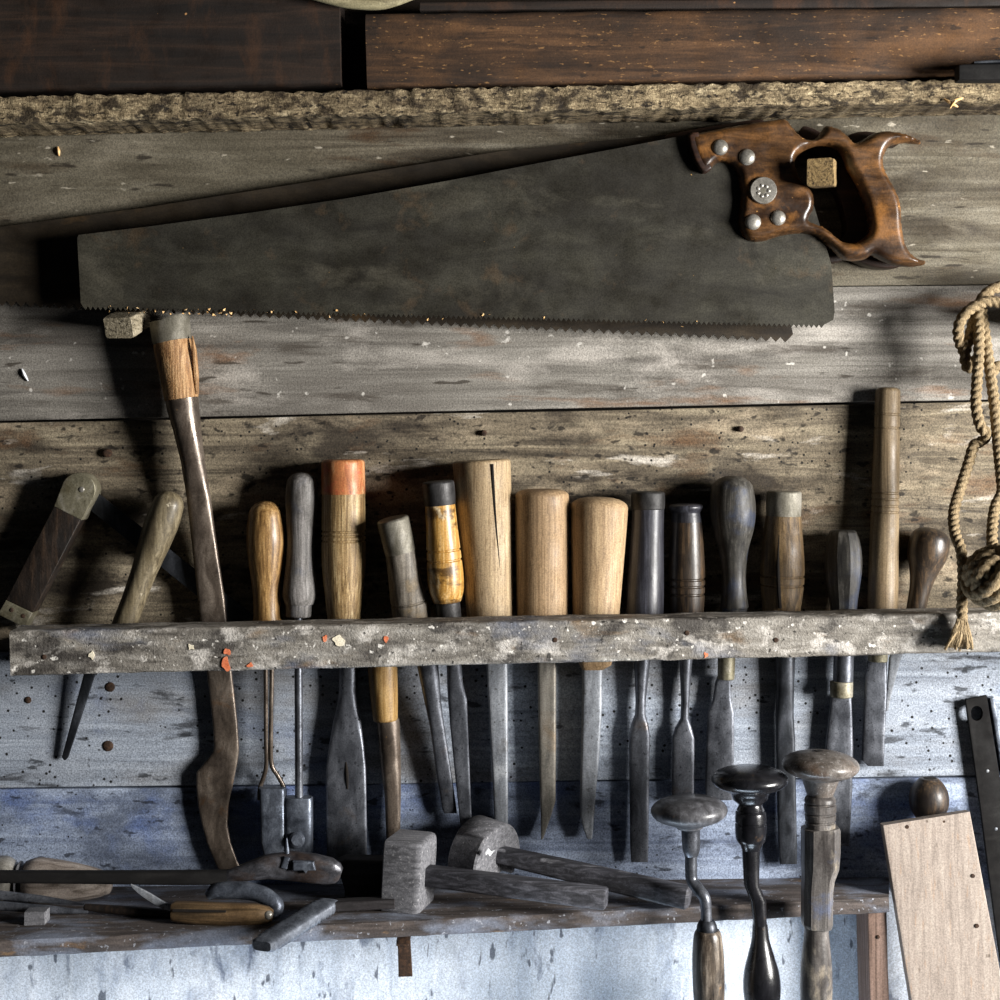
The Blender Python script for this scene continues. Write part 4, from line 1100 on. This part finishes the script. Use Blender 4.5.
turn('chuck', M['steel'], t, (696, 1096), (697, 1160), [(1096, 8), (1104, 13), (1140, 12), (1160, 7)], d=dB)

dB = 0.096
t = thing('brace', 'middle brace with shiny black knob and black turned neck', 'brace', P(762, 1200, dB), BG)
turn('knob', M['knobblack'], t, (749.5, 766.5), (750, 803), ellipse_prof(766.5, 792, 38.4, [(791, 21), (795, 18.5), (799, 17.5), (803, 13)], p=2.4), d=dB, seg=40, sub=1)
turn('neck', M['knobblack'], t, (750.5, 800), (751, 850), [(800, 12), (804, 11.5), (808, 13), (812, 15), (820, 15.6), (832, 15.6), (840, 14.5), (845, 11), (850, 9)], d=dB, grooves=(811, 823), seg=32)
blade('shaft', M['knobblack'], t, [(741.5, 760, 843, 9, 2), (742.5, 759.5, 862, 8.5, 2.2), (744, 759, 885, 7.5, 2.4), (750, 766, 900, 7, 2.6), (753, 766.5, 920, 7, 2.6), (753, 767.5, 935, 7, 2.2)], d=dB)
turn('grip', M['knobblack'], t, (760, 925), (763, 1030), [(925, 7.5), (940, 9), (955, 13), (972, 17.5), (988, 18.8), (1004, 17), (1018, 12), (1030, 8)], d=dB, seg=32)
tube('shaft', M['steel_dark'], t, [(763, 1024, dB), (763, 1050, dB), (757, 1066, dB), (752, 1080, dB), (752, 1110, dB)], 7, seg=14)
turn('chuck', M['steel_dark'], t, (752, 1100), (752, 1165), [(1100, 8), (1108, 14), (1145, 13), (1165, 7)], d=dB)

t = thing('brace', 'rightmost brace with broad dusty knob and eight sided wooden body', 'brace', P(818, 1200, dB), BG)
kb = turn('knob', M['knobbrown'], t, (821, 751), (820, 795), ellipse_prof(751, 779.5, 38.4, [(778.8, 19), (782, 17.5), (788, 15.5), (795, 13)], p=2.25), d=dB, seg=40, sub=1)
turn('plug', M['crack'], kb, (819, 750.4), (819, 751.6), [(750.4, 4.5), (751.6, 4.5)], d=dB, sub=1, seg=16)
turn('neck', M['octwood'], t, (820, 790), (820.5, 829), [(790, 12.5), (794, 12), (798, 15), (803, 15.8), (811, 15.8), (820, 15.2), (829, 15.5)], d=dB, grooves=(803, 813, 821), seg=32)
loft('body', M['octwood'], t, [(820.5, 827, 18, 17, 3.2), (820.6, 829, 18.8, 18, 3.2), (820.6, 850, 18.8, 18, 3.2), (820, 866, 18.2, 17, 3.2), (818, 878, 15.8, 15, 3.2), (817, 890, 15.2, 15, 3.2), (816.8, 923, 15.2, 15, 3.2), (816.5, 927, 14, 14, 3)], d=dB, seg=8, sharp=15)
turn('grip', M['octwood'], t, (816.5, 925), (816, 1040), [(925, 12), (935, 12.4), (955, 14.5), (980, 16), (1005, 15.4), (1025, 12), (1040, 9)], d=dB, seg=32)
turn('chuck', M['steel'], t, (816, 1036), (816, 1165), [(1036, 9), (1060, 10), (1110, 14), (1145, 13), (1165, 7)], d=dB)

# ------------------------------------------------------------------ right corner
t = thing('round_knob', 'round brown wooden knob standing behind the pale plank', 'knob', P(929, 890, 0.045))
turn('ball', M['blackbrown'], t, (929, 778), (929, 822), [(778, 8), (782, 13), (790, 18), (799, 19.6), (808, 18.5), (816, 14.5), (822, 9)], d=0.019, e0=(1.5, 3), seg=32)
turn('hole', M['crack'], t, (930, 777.6), (930, 779), [(777.6, 6.5), (779, 6.5)], d=0.019, sub=1, seg=16)
turn('neck', M['blackbrown'], t, (929, 818), (926, 890), [(818, 10), (840, 12), (870, 14), (884, 15)], d=0.019)
t = thing('pale_plank', 'clean pale plank leaning at the bottom right corner', 'plank', P(960, 1100, 0.06))
loft('plank', M['plank_pale'], t, [(924.5, 817.5, 43.8, 7, 30, 0.046), (940, 905, 45, 7, 30, 0.052), (956, 996, 46.5, 7, 30, 0.058), (990, 1190, 49, 7, 30, 0.072)], seg=40, jit=(0.0006, 30), sharp=30)

for x, y, dd in ((907, 827, 0.0522), (944, 822, 0.0520), (973, 876, 0.0566), (977, 926, 0.0602)):
    dome('nail_hole', M['rust'], t, x, y, dd, 2.2, 0.0004, seg=8)

t = thing('steel_square', 'black steel bar with a hole standing at the right edge', 'steel bar', P(985, 900, 0.02))
hole = [(976 + 6.0 * math.cos(a), 713 + 7.4 * math.sin(a)) for a in [i * 2 * math.pi / 20 for i in range(20)]]
plate('bar', M['iron_black'], t, [[(965, 699.5), (986, 695), (998, 770), (1017, 900), (1030, 1005), (1006, 1005), (995, 925), (979, 800)], hole], 0.007, 0.0022, 0.0004)
for x, y in ((987.5, 771), (996, 829)):
    dome('rivet', M['steel_pale'], t, x, y, 0.0092, 1.8, 0.0006, seg=8)
loft('edge_strip', M['lead'], t, [(990.5, 697, 2.6, 5, 6, 0.006), (1003, 772, 2.6, 5, 6, 0.006), (1022, 900, 2.6, 5, 6, 0.006), (1034, 1000, 2.6, 5, 6, 0.006)])
